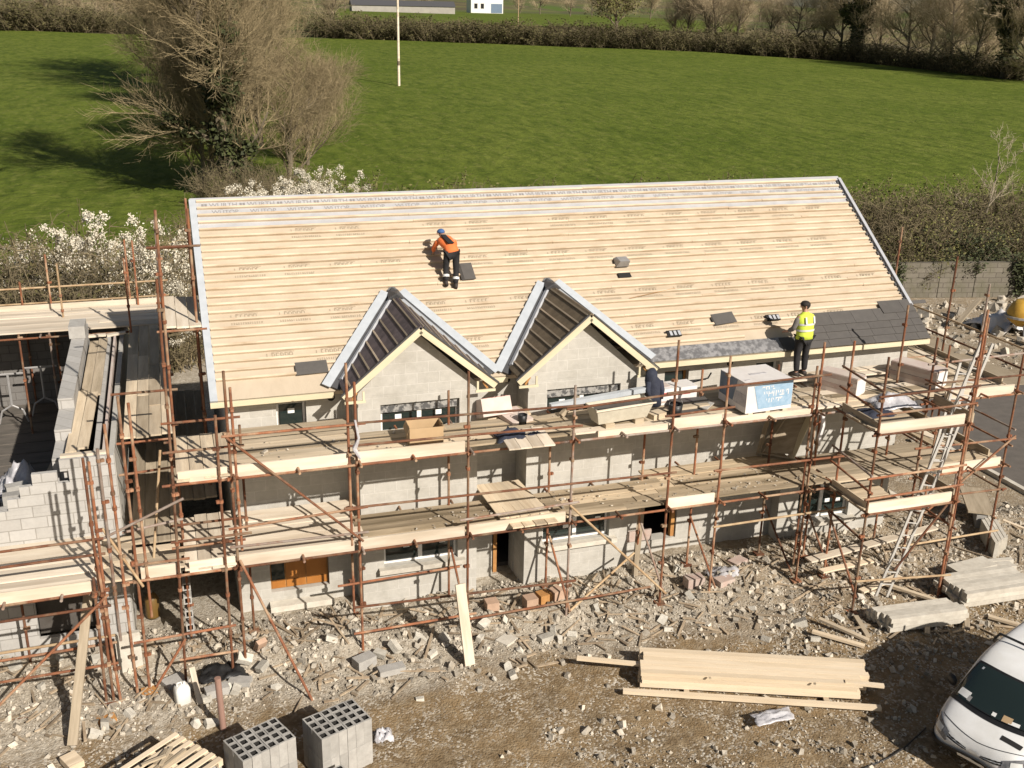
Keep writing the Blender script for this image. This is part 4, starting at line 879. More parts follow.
for k in range(4):
    o = MB().box(-.62, .62, -.04, .04, 0, .42).build('concrete_flag', M['conc'], None, rotz((17.15+.14*k, -2.1+.06*k, .05), math.radians(63))); tag(o, 'concrete panel standing on edge in a row beyond the tower', 'concrete panel', 'panels standing on edge')
o = MB().box(-.75, .75, -.30, .30, 0, .05).build('board_sheet', M['board_grey'], None, rotz((17.9, -.75, .52), math.radians(58))); tag(o, 'grey board sheet lying on blocks beyond the tower', 'board')
for k in range(3):
    o = MB().box(-.22, .22, -.11, .11, 0, .42).build('concrete_block', M['block_one'], None, rotz((17.65+.3*k, -1.2+.42*k, .06), math.radians(58))); tag(o, 'block propping up the grey board sheet beyond the tower', 'concrete block', 'blocks under the board sheet')
tag(beam('loose_plank', (18.3, -1.3, .2), (18.9, -2.4, .1), .09, .05, M['wood']), 'pale timber lying past the grey board sheet', 'plank')
# hollow block packs
def hollow():
    mb = MB(); w, d, h = .150, .160, .44
    X = [-w/2, -.050, .050, w/2]; Y = [-d/2, -.050, .050, d/2]
    for i in range(3):
        for j in range(3):
            if j == 1 and i == 1:
                a, b, c, e = X[i], X[i+1], Y[j], Y[j+1]
                mb.quad((a,c,h),(a,e,h),(a,e,.03),(a,c,.03), 1); mb.quad((b,e,h),(b,c,h),(b,c,.03),(b,e,.03), 1); mb.quad((b,c,h),(a,c,h),(a,c,.03),(b,c,.03), 1); mb.quad((a,e,h),(b,e,h),(b,e,.03),(a,e,.03), 1); mb.quad((a,c,.03),(b,c,.03),(b,e,.03),(a,e,.03))  # core sides black: shade of the hole put into the colour
            else: mb.quad((X[i],Y[j],h),(X[i+1],Y[j],h),(X[i+1],Y[j+1],h),(X[i],Y[j+1],h))
    a, b, c, e = -w/2, w/2, -d/2, d/2
    mb.quad((a,c,0),(b,c,0),(b,c,h),(a,c,h)); mb.quad((b,e,0),(a,e,0),(a,e,h),(b,e,h)); mb.quad((a,e,0),(a,c,0),(a,c,h),(a,e,h)); mb.quad((b,c,0),(b,e,0),(b,e,h),(b,c,h)); mb.quad((a,c,0),(a,e,0),(b,e,0),(b,c,0))
    return mb.mesh('hollow_block', [M['block_one'], M['black']])
hm = hollow(); hb = None
def pack(cx, cy, z0, a, nx, ny, nz, label, group):
    global hb
    for k in range(nz):
        for i in range(nx):
            for j in range(ny):
                if k < nz-1 and 0 < i < nx-1 and 0 < j < ny-1: continue
                T = rotz((cx, cy, z0), a) @ Matrix.Translation(((i-(nx-1)/2)*.154+rng.uniform(-.005,.005), (j-(ny-1)/2)*.164+rng.uniform(-.006,.006), k*.442)) @ Matrix.Rotation(rng.uniform(-.02,.02), 4, 'Z')
                if hb is None: hb = link('hollow_block', hm, None, T); o = hb
                else: o = hb.copy(); col.objects.link(o); o.matrix_basis = T
                WM[o.name] = T; tag(o, label, 'hollow block', group)
pa = math.radians(20)
pack(1.19, -5.27, .06, pa, 6, 4, 2, 'grey hollow block in the tall pack with milky plastic at its corner', 'hollow blocks of the tall pack')
pack(-.06, -5.42, .06, pa+.06, 6, 4, 2, 'grey hollow block in the pack between the pallet and the tall pack', 'hollow blocks of the middle pack')
pack(.95, -6.18, .06, pa, 4, 3, 1, 'grey hollow block in the low pack in front of the tall pack', 'hollow blocks of the low pack')
def rag(name, c, sx, sy, sz, m, label, cat, seed, n=14, fold=.5):
    mb = MB(); q = random.Random(seed); vs = []
    for j in range(n+1):
        for i in range(n+1):
            u, v = i/n*2-1, j/n*2-1; r = min(1, math.hypot(u, v)/1.25)
            z = sz*(1-r**1.6)*(.55+fold*noise.noise(V((u*2.3+seed, v*2.3, seed*1.3))))+ sz*.22*noise.noise(V((u*6, v*6, seed)))
            e = 1+.22*noise.noise(V((u*1.7, v*1.7, seed+9)))
            vs.append((c[0]+u*sx*e, c[1]+v*sy*e, c[2]+max(.006, z)))
    mb.add(vs, [(j*(n+1)+i, j*(n+1)+i+1, (j+1)*(n+1)+i+1, (j+1)*(n+1)+i) for j in range(n) for i in range(n)])
    o = mb.build(name, m, None, None, True); md = o.modifiers.new('thick', 'SOLIDIFY'); md.thickness = .006; tag(o, label, cat); return o
rag('plastic_sheet', (1.95, -5.2, .35), .16, .16, .30, M['clear'], 'milky torn plastic hanging at the corner of the tall block pack', 'plastic sheet', 3)
rag('plastic_sheet', (8.75, -6.35, .12), .38, .17, .12, M['clear'], 'clear torn plastic lying in front of the timber pack', 'plastic sheet', 5)
rag('black_sheet', (-.48, -2.25, .12), .40, .28, .28, M['blackplastic'], 'crumpled black plastic on the ground between scaffold legs', 'plastic sheet', 8)
rag('plastic_sheet', (10.4, -1.75, .12), .45, .38, .34, M['clear'], 'milky plastic bundle on rubble under the deck beside pink boxes', 'plastic sheet', 11)
rag('plastic_sheet', (13.55, -2.35, 4.14), .52, .40, .36, M['clear'], 'large milky plastic bag lying on the corner tower deck', 'plastic bag', 14)
rag('plastic_sheet', (12.85, -2.75, 4.14), .42, .28, .14, M['navy'], 'dark crumpled sheet on the tower deck beside the milky bag', 'plastic sheet', 17)
rag('navy_jacket', (5.18, -1.98, 4.16), .30, .24, .20, M['navy'], 'navy jacket dropped in a heap on the upper deck', 'jacket', 21, fold=.8)
rag('navy_cloth', (5.62, -2.05, 4.16), .17, .13, .10, M['navy'], 'small dark cloth beside the heaped navy jacket', 'cloth', 22, fold=.8)
rag('rubbish_sheet', (31.2, 13.2, .1), 1.1, .9, .9, M['wrap'], 'white torn sheeting heaped on the rubbish behind the gable', 'rubbish', 27, fold=.9)
rag('rubbish_sheet', (32.4, 11.6, .1), .9, .7, .5, M['clear'], 'grey torn sheeting heaped next to the white sheeting', 'rubbish', 28, fold=.9)
# pallet with wood scraps
pt = rotz((-1.42, -5.38, .62), math.radians(38)); pl = root('pallet', pt.translation, 'pale wooden pallet lying on blocks', 'pallet', rz=math.radians(38))
for k in range(7): MB().box(-.55, .55, -.56+k*.172, -.56+k*.172+.092, .10, .122).build('pallet_board', M['wood'], pl, pt)
for x in (-.5, -.02, .46): MB().box(x, x+.09, -.56, .56, .004, .098).build('pallet_bearer', M['wood'], pl, pt)
for i in range(3):
    for j in range(3):
        o = MB().box(-.22, .22, -.11, .11, 0, .20).build('concrete_block', M['block_one'], None, pt @ Matrix.Translation((-.35+i*.36, -.36+j*.36, -.205))); tag(o, 'solid block in the upper layer beneath the pallet', 'concrete block', 'blocks under the pallet')
        o = MB().box(-.22, .22, -.11, .11, 0, .38).build('concrete_block', M['block_one'], None, pt @ Matrix.Translation((-.35+i*.36, -.36+j*.36, -.595))); tag(o, 'solid block in the lower layer beneath the pallet', 'concrete block', 'blocks under the pallet')
for k, (x, y, a, L) in enumerate(((-.1,.1,.15,.5),(.05,.16,.5,.42),(-.15,.2,-.3,.38),(.1,.05,.1,.5),(0,.22,.35,.35))):
    o = MB().box(-L/2, L/2, -.025, .025, 0, .03).build('wood_scrap', M['board_grey'], None, pt @ rotz((x, y, .124+.031*(k%3)), a)); tag(o, 'dark stick of scrap wood lying across the pallet', 'wood scrap', 'scrap sticks on the pallet')
# upright pipe, jerrycan, slabs near the gap
tag(MB().tube((-.58, -3.75, 0), (-.60, -3.70, 1.02), .055, n=14).build('brown_pipe', M['pipe']), 'brown pink drain pipe standing upright in the yard', 'pipe')
jc = root('jerrycan', (-1.22, -2.82, .03), 'white plastic jerrycan standing by a scaffold leg', 'jerrycan', rz=.3); JT = WM[jc.name]
def rring(w, d, z, r=.35, n=20):
    out = []
    for i in range(n):
        t = 6.2832*i/n; c, s = math.cos(t), math.sin(t); out.append((w/2*math.copysign(abs(c)**.45, c), d/2*math.copysign(abs(s)**.45, s), z))
    return out
MB().loft([rring(.24,.2,0),rring(.27,.22,.02),rring(.27,.22,.30),rring(.22,.18,.36),rring(.10,.09,.38)]).build('body', M['jerry'], jc, JT, True)
MB().tube((.05,0,.381),(.05,0,.42),.025).build('cap', M['white'], jc, JT); MB().path([(-.08,0,.37),(-.08,0,.43),(.0,0,.43),(.0,0,.38)], .014).build('handle', M['jerry'], jc, JT)
tag(beam('loose_plank', (-1.02,-2.55,.55), (-.93,-2.95,.02), .1, .03, M['toe']), 'short pale board leaning beside the white jerrycan', 'plank')
def stone(p, s, a, label, m='block_one', cat='concrete block', name='concrete_block', tilt=0):
    o = MB().box(-s[0]/2, s[0]/2, -s[1]/2, s[1]/2, 0, s[2]).build(name, M[m], None, rotz(p, a) @ Matrix.Rotation(tilt, 4, 'X')); tag(o, label, cat); return o
stone((-2.12,-1.55,0),(.44,.10,.85),.1,'upright pale slab standing between the two scaffolds','conc','slab','concrete_slab')
for i in range(6):
    o = link('pier_block', hm, None, rotz((-1.0, -.78, .14+i*.30), 0) @ Matrix.Rotation(math.pi/2, 4, 'X') @ Matrix.Translation((0, 0, -.2))); tag(o, 'hollow block in the pier standing by the house corner', 'hollow block', 'hollow blocks of the corner pier')
stone((-.62,-2.75,.03),(.42,.2,.16),.2,'grey block beside the crumpled black plastic'); stone((-.2,-2.6,.03),(.4,.22,.14),-.4,'pale flat block under the corner scaffold leg'); stone((-1.35,-2.2,.03),(.4,.3,.1),.5,'flat block lying in the dark gap')
stone((.16,-1.75,.05),(.2,.1,.5),.5,'reddish brick toned block leaning by the house corner','terracotta','block','leaning_block',.5); stone((.05,-2.2,.05),(.44,.3,.1),.7,'pale board offcut lying by the corner standard','toe','board','offcut')
stone((2.55,-3.0,.04),(.5,.22,.12),.1,'pale long block on rubble in front of the first bay'); stone((2.1,-2.65,.04),(.4,.25,.2),.4,'pale block under the second scaffold leg'); stone((4.95,-2.65,.05),(.35,.3,.06),.6,'square pale slab on rubble beside the leaning plank','conc','slab','concrete_slab')
stone((-3.0,-4.0,.02),(.25,.36,.12),.5,'brown block under the foot of the grey plank','board')
tag(beam('loose_plank', (-3.02,-3.6,.1), (-2.62,-1.9,2.1), .16, .04, M['board_grey']), 'grey weathered plank leaning up into the low scaffold', 'plank')
stone((-2.5,-3.0,.02),(.3,.2,.08),.3,'orange board pad under a leaning scaffold pole','rafter','pad','sole_pad'); stone((-1.78,-2.35,.02),(.3,.25,.06),.1,'orange board pad in the gap','rafter','pad','sole_pad')
for k, (x, y, m, lb_) in enumerate(((4.95,-1.62,'terracotta','clay flue block standing alone under the lower deck'),(5.75,-1.75,'terracotta','clay flue block with a stone on it under the lower deck'),(6.05,-1.72,'rafter','orange box between the clay blocks'),(6.34,-1.70,'terracotta','clay flue block beside the middle standard'))):
    stone((x, y, .06),(.26,.25,.32+.03*k),.1*k,lb_,m,'clay block','clay_block')
for k, (x, y) in enumerate(((9.55,-1.75),(10.15,-2.0),(10.85,-1.35))): stone((x,y,.04),(.40,.26,.24),.2*k,['pink box under the deck by the entrance','pink box half under the milky plastic bundle','pink box behind the milky plastic bundle'][k],'pink','box','pink_box')
# things on the upper deck
DK = 4.135
cb = root('cardboard_box', (3.52,-1.68,DK), 'open brown cardboard box standing on the upper deck', 'cardboard box'); CB = rotz((3.52,-1.80,DK), -.05)
WM[cb.name] = WM[cb.name]
q = MB(); wx, wy, hh = .32, .22, .40
q.box(-wx, wx, -wy, -wy+.012, 0, hh); q.box(-wx, wx, wy-.012, wy, 0, hh); q.box(-wx, -wx+.012, -wy+.013, wy-.013, 0, hh); q.box(wx-.012, wx, -wy+.013, wy-.013, 0, hh); q.box(-wx+.013, wx-.013, -wy+.013, wy-.013, 0, .012)
q.build('body', M['card'], cb, CB)
for s in (-1, 1): MB().slab([(s*wx,-wy,hh+.001),(s*wx,wy,hh+.001),(s*(wx+.05),wy,hh+.03*s-.10),(s*(wx+.05),-wy,hh+.03*s-.10)], (0,0,.01)).build('flap', M['card'], cb, CB)
MB().slab([(-wx,wy,hh+.001),(wx,wy,hh+.001),(wx,wy+.08,hh-.10),(-wx,wy+.08,hh-.10)], (0,0,.01)).build('flap', M['card'], cb, CB)
# leaning insulation pack between the gables
IT = Matrix.Translation((5.2,-.85,4.16)) @ Matrix.Rotation(.12, 4, 'Z') @ Matrix.Rotation(-.42, 4, 'X')
ip = root('insulation_pack', IT.translation, 'pink and white insulation pack leaning in the recess between both gables', 'insulation pack')
MB().box(-.34,.30,-.24,.24,0,.36).build('wrapped_sheets', M['insul'], ip, IT)
for a, b in ((-.34,-.12),(.0,.10),(.2,.30)): MB().box(a, b, -.22, .22, .361, .366).build('wrap_print', M['pink'], ip, IT)
MB().box(-.30,.26,-.20,-.17,.3675,.371).build('wrap_print', M['redprint'], ip, IT)
stone((5.55,-1.05,DK),(.5,.6,.1),.3,'pale broken sheet lying beside the leaning insulation pack','insul','sheet','insulation_sheet',.12)
for k in range(4): tag(beam('board_end', (5.05+.23*k,-2.62,4.17), (5.09+.23*k,-1.75,4.19), .22, .03, M['toe']), ['sheet end','second sheet end','third sheet end','last sheet end'][k]+' jutting over the deck edge under the navy jacket', 'board', 'board ends jutting over the deck')
for k in range(4): tag(beam('board_end', (5.22+.24*k,-2.42,2.42), (5.18+.24*k,-1.2,2.40), .22, .03, M['board']), 'board laid across the lower deck below the navy jacket', 'board', 'boards across the lower deck')
# mixing trough on bearers
TT = rotz((7.5,-1.82,4.24), math.radians(8)); tr = root('mixing_trough', TT.translation, 'pale cement crusted mixing trough standing on blocks on the deck', 'trough', rz=math.radians(8))
L1, L2, W1, W2, H1 = .56, .66, .15, .24, .34; t_ = .02
q = MB(); o_ = [(-L1,-W1,0),(L1,-W1,0),(L1,W1,0),(-L1,W1,0),(-L2,-W2,H1),(L2,-W2,H1),(L2,W2,H1),(-L2,W2,H1)]
i_ = [(-L1+t_,-W1+t_,.03),(L1-t_,-W1+t_,.03),(L1-t_,W1-t_,.03),(-L1+t_,W1-t_,.03),(-L2+t_,-W2+t_,H1),(L2-t_,-W2+t_,H1),(L2-t_,W2-t_,H1),(-L2+t_,W2-t_,H1)]
q.add(o_+i_, [(3,2,1,0),(0,1,5,4),(1,2,6,5),(2,3,7,6),(3,0,4,7),(8,9,10,11),(9,8,12,13),(10,9,13,14),(11,10,14,15),(8,11,15,12),(4,5,13,12),(5,6,14,13),(6,7,15,14),(7,4,12,15)])
q.build('tub', M['tub'], tr, TT); MB().box(-L2-.03, L2+.03, -W2-.03, -W2-.002, H1-.03, H1+.006).build('rim', M['toe'], tr, TT)
MB().box(-L2+.1, L2-.12, -.1, .16, H1-.10, H1-.08).build('mortar', M['room'], tr, TT)
for x in (-.32, .36): MB().box(x-.1, x+.1, -.2, .2, -.10, -.003).build('bearer', M['board_grey'], tr, TT)
tag(beam('gutter_length', (6.2,-1.35,4.45), (8.75,-1.10,4.55), .12, .10, M['leadgrey']), 'long grey plastic length resting behind the mixing trough', 'gutter')
tag(beam('timber_prop', (6.5,-1.2,4.17), (6.9,-1.1,4.5), .09, .09, M['board_grey']), 'short grey prop under the long grey plastic length', 'prop')
tag(beam('timber_prop', (8.3,-1.1,4.17), (8.25,-1.05,4.48), .09, .09, M['board_grey']), 'short grey prop at the end nearest the hanging navy jacket', 'prop')
stone((8.35,-1.75,DK),(.34,.25,.12),.3,'pale sand bag heaped beside the mixing trough','board','bag','sand_bag')
# navy jacket over a post
jk = root('draped_jacket', (8.56,-1.1,DK), 'navy hooded jacket draped over a post on the upper deck', 'jacket')
def jring(cx, cy, z, rx, ry, n=14, s=1): return [(cx+rx*math.cos(t)*(1+.10*math.sin(3*t+s)), cy+ry*math.sin(t)*(1+.10*math.cos(2*t+s)), z) for t in [6.2832*i/n for i in range(n)]]
MB().loft([jring(8.58,-1.1,DK+.01,.19,.15,s=1),jring(8.57,-1.1,DK+.22,.18,.15,s=2),jring(8.56,-1.1,DK+.42,.17,.14,s=2.6),jring(8.53,-1.1,DK+.58,.17,.13,s=3),jring(8.49,-1.12,DK+.66,.13,.12,s=3.4),jring(8.50,-1.12,DK+.76,.12,.11,s=4),jring(8.52,-1.11,DK+.83,.06,.05,s=5)]).build('jacket_body', M['navy'], jk, None, True)
MB().loft([jring(8.43,-1.17,DK+.58,.06,.05),jring(8.40,-1.2,DK+.40,.055,.05),jring(8.44,-1.22,DK+.24,.045,.04)]).build('sleeve', M['navy'], jk, None, True); MB().loft([jring(8.70,-1.15,DK+.56,.06,.05),jring(8.74,-1.18,DK+.36,.055,.05),jring(8.72,-1.2,DK+.18,.045,.04)]).build('sleeve', M['navy'], jk, None, True)
beam('post', (8.56,-1.08,DK-.02), (8.55,-1.06,DK+.72), .06, .06, M['board_grey'], jk, V((0,1,0)))
iw = root('insulation_pack', (9.1,-.95,DK), 'white insulation pack with red print lying by the small window', 'insulation pack'); IW = rotz((9.12,-.92,DK), .06)
MB().box(-.46,.46,-.22,.22,0,.36).build('wrapped_sheets', M['wrap'], iw, IW); MB().box(-.42,.30,-.226,-.222,.20,.28).build('wrap_print', M['redprint'], iw, IW); MB().box(-.42,.1,-.226,-.222,.06,.10).build('wrap_print', M['pink'], iw, IW)
MB().box(-.40,-.1,-.1,.16,.361,.366).build('wrap_print', M['insul'], iw, IW)
def bucket(p, r, h, label):
    mb = MB(); n = 16
    rg = lambda r_, z: [(p[0]+r_*math.cos(6.2832*i/n), p[1]+r_*math.sin(6.2832*i/n), p[2]+z) for i in range(n)]
    o = root('bucket', p, label, 'bucket'); mb.loft([rg(r*.8,0),rg(r,h),rg(r*.93,h),rg(r*.75,.02)]); mb.build('body', M['blackplastic'], o, None, True)
    MB().path([(p[0]+r*math.cos(t), p[1], p[2]+h+.10*math.sin(t)) for t in [math.pi*i/8 for i in range(9)]], .006).build('handle', M['steel'], o)
bucket((8.75,-1.8,DK), .15, .28, 'black mortar bucket on the deck behind a standard'); bucket((5.62,-1.35,DK), .10, .2, 'small black bucket near the broken white sheet')
for k, (x, y, a) in enumerate(((9.1,-1.65,.1),(9.25,-1.5,.05),(9.3,-1.35,-.05))):
    tag(MB().box(-.4,.4,-.12,.12,0,.05).build('slate_pile', [M['slate'],M['board_grey'],M['slate']][k], None, rotz((x,y,DK+.052*k),a)), ['dark flat slate pile lowest on the deck near the black bucket','grey board lying between dark slates on the deck','dark slates uppermost near the black bucket'][k], 'slates')
tag(beam('metal_length', (9.45,-1.7,4.2), (9.75,-1.45,4.22), .16, .02, M['alu']), 'short shiny metal length on the deck beside the slates', 'metal strip')
sh = root('saw_horse', (9.75,-.6,DK), 'low black steel stand on the deck under the small window', 'stand')
MB().path([(9.55,-.75,4.15),(9.58,-.7,4.40),(10.15,-.55,4.42),(10.2,-.58,4.55)], .018).build('frame', M['blackplastic'], sh); MB().path([(9.55,-.55,4.15),(9.58,-.5,4.38),(10.15,-.45,4.36)], .018).build('frame', M['blackplastic'], sh)
# big wrapped pack, blue and white
BP = rotz((10.66,-1.66,4.20), .07); bp_ = root('wrapped_pack', BP.translation, 'big white and blue wrapped pack of sheets on the upper deck', 'wrapped pack', rz=.07)
w2, d2, h2 = .56, .50, .64
MB().box(-w2, w2, -d2, d2, 0, h2).build('body', M['wrap'], bp_, BP)
MB().slab([(-w2+.16,-d2-.004,h2*.90),(w2-.01,-d2-.004,h2*.96),(w2-.01,-d2-.004,h2*.12),(-w2+.30,-d2-.004,h2*.10)][::-1], (0,-.003,0)).build('printed_panel', M['blueprint'], bp_, BP)
q = random.Random(3); lt = MB()
for r, (z0, z1) in enumerate(((.74,.86),(.50,.68),(.30,.44))):
    x = -w2+.36+.06*r; x1 = w2-(.50 if r == 0 else .10 if r == 1 else .25); yy = -d2-.008
    while x < x1:
        wv = q.uniform(.012,.022); hz = z0+(z1-z0)*q.choice((0,0,.5)); sl_ = q.choice((0,0,.02,-.02))
        lt.quad((x,yy,h2*hz),(x+wv,yy,h2*hz),(x+wv+sl_,yy,h2*z1),(x+sl_,yy,h2*z1)); 
        if q.random() < .6: k_ = q.choice((z0,(z0+z1)/2,z1-.03)); lt.quad((x,yy-.001,h2*k_),(x+.055,yy-.001,h2*k_),(x+.055,yy-.001,h2*(k_+.03)),(x,yy-.001,h2*(k_+.03)))
        x += wv+q.uniform(.02,.05)
lt.build('printed_marks', M['wrap'], bp_, BP)
MB().slab([(-w2-.004,d2-.02,h2*.97),(-w2-.004,d2-.02,h2*.25),(-w2-.004,-.02,h2*.22),(-w2-.004,-d2+.36,h2*.97)][::-1], (-.003,0,0)).build('printed_panel', M['bluedark'], bp_, BP)
MB().slab([(-w2-.004,-d2+.40,h2*.6),(-w2-.004,-.06,h2*.2),(-w2-.004,-d2+.02,h2*.2),(-w2-.004,-d2+.02,h2*.6)][::-1], (-.003,0,0)).build('printed_panel', M['clear'], bp_, BP)
MB().box(-.18,.22,-.03,.06,h2+.001,h2+.006).build('top_label', M['clear'], bp_, BP); MB().box(-w2+.08,-w2+.2,-.3,-.25,h2+.001,h2+.006).build('top_label', M['clear'], bp_, BP)
for x in (-.42, 0, .42): MB().box(x-.05, x+.05, -d2+.01, d2-.01, -.065, -.003).build('bearer', M['wood'], bp_, BP)
# sheet piles on the far part of the deck
def sheets(p, a, w, d, n, label, cat='insulation pack'):
    T = rotz(p, a); r = root('insulation_pack', p, label, cat, rz=a)
    for k in range(n): MB().box(-w/2+rng.uniform(-.01,.01), w/2, -d/2, d/2, k*.105, k*.105+.10).build('sheet', M['insul'] if k%2 == 0 else M['pink'], r, T)
    MB().box(-w/2-.005, w/2+.005, -d/2-.006, -d/2-.002, .03, n*.105-.04).build('wrap_end', M['wrap'], r, T); MB().box(-w/2+.02, w/2-.02, -d/2, d/2, n*.105+.001, n*.105+.005).build('wrap_top', M['insul'], r, T)
sheets((13.0,-1.35,4.14), .5, .42, .9, 4, 'insulation sheets stacked at the inner corner of the tower'); sheets((15.05,-1.30,4.14), .42, .50, 1.1, 4, 'insulation sheets stacked by the far end of the wall')
# shaded timber frame leaning under the deck, propped board, sticks
fr = root('timber_truss', (12.0,-.6,2.4), 'dark timber frame leaning against the wall under the upper deck', 'timber frame')
for p, q2 in (((11.6,-.55,2.42),(12.1,-.25,3.9)),((12.7,-.55,2.9),(12.2,-.9,2.42)),((11.6,-.55,2.5),(12.2,-.9,2.45))): beam('rail', p, q2, .1, .04, M['board_grey'], fr)
beam('stringer', (12.25,-.9,2.42), (12.95,-.5,3.35), .14, .04, M['fascia'], fr); beam('stringer', (11.62,-.55,2.42), (12.32,-.4,3.3), .14, .04, M['board_grey'], fr)
MB().slab([(11.75,-.6,2.5),(12.3,-.88,2.5),(12.85,-.5,3.2),(12.3,-.35,3.2)], (0,.02,.01)).build('panel', M['board_grey'], fr)
tag(beam('loose_plank', (8.35,-1.25,.2), (8.75,-.6,1.9), .14, .03, M['board_grey']), 'grey plank leaning against the wall beside the entrance', 'plank')
for k in range(5): tag(beam('wall_panel', (5.08+.21*k,-2.0,2.44), (4.98+.19*k,-.55,2.52), .20, .025, M['board']), 'weathered board bridging from deck into the recess', 'board', 'boards bridging into the recess')
rag('rag', (12.43,-2.2,4.0), .07, .06, .05, M['wrap'], 'white rag tied at the deck corner under the tower', 'rag', 31)
tag(MB().path([(11.93,-2.3,4.05),(11.95,-2.34,3.8),(11.90,-2.33,3.55),(11.93,-2.32,3.35)], [.05,.04,.045,.02], 6).build('hanging_plastic', M['wrap']), 'white plastic strip hanging down beside a standard', 'plastic strip')
tag(MB().path([(2.13,-2.32,4.95),(2.18,-2.36,4.6),(2.10,-2.34,4.4),(2.2,-2.36,4.2)], [.02,.025,.045,.02], 6).build('hanging_cloth', M['clear']), 'grey cloth strip knotted around the doubled standard', 'cloth')
# gas bottle and mixer beyond
mx = root('mixer', (31.1,12.0,0), 'yellow orange concrete mixer drum standing by the rubbish heap', 'mixer')
ring = lambda r, z, n=20: [(31.1+r*math.cos(6.2832*i/n), 12.0+r*math.sin(6.2832*i/n)*.9, z) for i in range(n)]
MB().loft([ring(.25,.5),ring(.60,.75),ring(.66,1.05),ring(.50,1.4),ring(.32,1.55)]).build('drum', M['mixer'], mx, None, True)
MB().loft([ring(.67,.86),ring(.72,.86),ring(.72,.94),ring(.67,.94)]).build('gear_ring', M['steel'], mx)
for a in (0, 2.1, 4.2): beam('leg', (31.1+.7*math.cos(a),12+.7*math.sin(a),0), (31.1+.25*math.cos(a),12+.25*math.sin(a),.7), .07, .07, M['darkgrey'], mx)
gb = root('gas_bottle', (-1.95, .6, 0), 'yellow gas bottle in the dark gap, shade put into its colour', 'gas bottle'); 
rg = lambda r, z: [(-1.72+r*math.cos(6.2832*i/14), .35+r*math.sin(6.2832*i/14), z) for i in range(14)]
MB().loft([rg(.13,0),rg(.14,.04),rg(.14,.42),rg(.09,.52),rg(.03,.55)]).build('body', M['ochre'], gb, None, True); MB().tube((-1.72,.35,.55),(-1.72,.35,.62),.02).build('valve', M['steel'], gb)
# wood scrap among the rubbish beyond the gable
for k, (p, q2) in enumerate((((31.8,12.2,.5),(34.8,13.4,.7)),((29.2,13.4,.3),(31.2,14.6,.9)),((30.2,10.9,.2),(33.2,11.6,.25)))): tag(beam('loose_plank', p, q2, .22, .08, M['board_grey']), ['long grey timber lying over the rubbish beside the mixer','grey timber tilted up behind the white sheeting','grey timber lying in front of the mixer'][k], 'plank')
# trestles inside the roofless house
for k, (x, y) in enumerate(((-4.25,8.9),(-5.0,8.5))):
    r = root('trestle', (x,y,1.47), ['steel trestle by the stepped wall inside the roofless house','steel trestle deeper inside the roofless house'][k], 'trestle')
    MB().path([(x,y,2.84),(x,y,1.99)], .03).build('post', M['steel'], r); MB().path([(x-.35,y,1.5),(x-.25,y,1.84),(x,y,1.99),(x+.25,y,1.84),(x+.35,y,1.5)], .025).build('leg_frame', M['steel'], r); MB().path([(x-.4,y,2.84),(x+.4,y,2.84)], .03).build('head_bar', M['steel'], r)
rag('dust_sheet', (-4.45,4.4,1.46), .45, .5, .8, M['clear'], 'grey sheeted heap on the upper floor of the roofless house', 'sheeted heap', 41)
tag(beam('loose_plank', (-3.75,6.2,1.49), (-4.0,4.0,1.49), .12, .05, M['board']), 'narrow plank lying on the dark upper floor', 'plank')
# white board and sand heap visible through the low opening
rag('sand_heap', (-3.1,.3,.2), .5, .4, .7, M['sandslab'], 'sand heap seen through the low opening of the roofless house', 'sand heap', 44)
for i in range(5):
    for k in range(2+(i%2)):
        o = MB().box(-.22, .22, -.11, .11, 0, .214).build('concrete_block', M['block_one'], None, rotz((-4.35+.14*(i%2)-.05*k, 2.3+.24*i, 1.47+.216*k), .1*i)); tag(o, 'grey block in the low pile on the floor of the roofless house', 'concrete block', 'blocks piled inside the roofless house')
# ladders
def ladder(p0, p1, w, side, label):
    p0, p1, side = V(p0), V(p1), V(side).normalized(); r = root('ladder', p0, label, 'ladder')
    for s in (-1, 1): beam('stile', p0+side*w/2*s, p1+side*w/2*s, .03, .07, M['alu'], r, side)
    n = int((p1-p0).length/.28)
    for i in range(1, n):
        c = p0.lerp(p1, i/n); MB().tube(c-side*(w/2-.016), c+side*(w/2-.016), .015, n=6).build('rung', M['alu'], r)
ladder((13.30,-3.28,.03), (15.10,-3.12,5.62), .34, (1,.12,-.28), 'long aluminium ladder passing up through the corner tower'); ladder((14.88,-2.45,2.40), (15.45,-2.25,4.9), .34, (1,.12,-.2), 'shorter aluminium ladder standing on the lower deck of the tower')
# cable on the ground by the van
pts = [at(*p, 'z', .03) for p in ((840,778),(872,765),(890,757),(905,747),(918,735),(926,727))]
tag(MB().path([V((p.x,p.y,yard(p.x,p.y)+.02)) for p in pts], .014).build('ground_cable', M['blackplastic']), 'black cable trailing on the dirt towards the white van', 'cable')
# ------------------------------------------------------------------ workers
def skin_mesh(name, nodes, edges, m, parent, T, sub=1):
    keys = list(nodes); me = bpy.data.meshes.new(name); me.from_pydata([nodes[k][0] for k in keys], [(keys.index(a), keys.index(b)) for a, b in edges], []); me.materials.append(m)
    o = link(name, me, parent, T)
    md = o.modifiers.new('skin', 'SKIN'); md.use_smooth_shade = True
    sv = me.skin_vertices[0].data
    for i, k in enumerate(keys): sv[i].radius = (nodes[k][1], nodes[k][1]); sv[i].use_root = (i == 0)
    s = o.modifiers.new('sub', 'SUBSURF'); s.levels = sub; s.render_levels = sub
    return o
def oring(c, ax, right, rx, ry, n=18):
    ax = V(ax).normalized(); r = (V(right)-ax*V(right).dot(ax)).normalized(); f = ax.cross(r)
    return [V(c)+r*rx*math.cos(t)+f*ry*math.sin(t) for t in [6.2832*i/n for i in range(n)]]
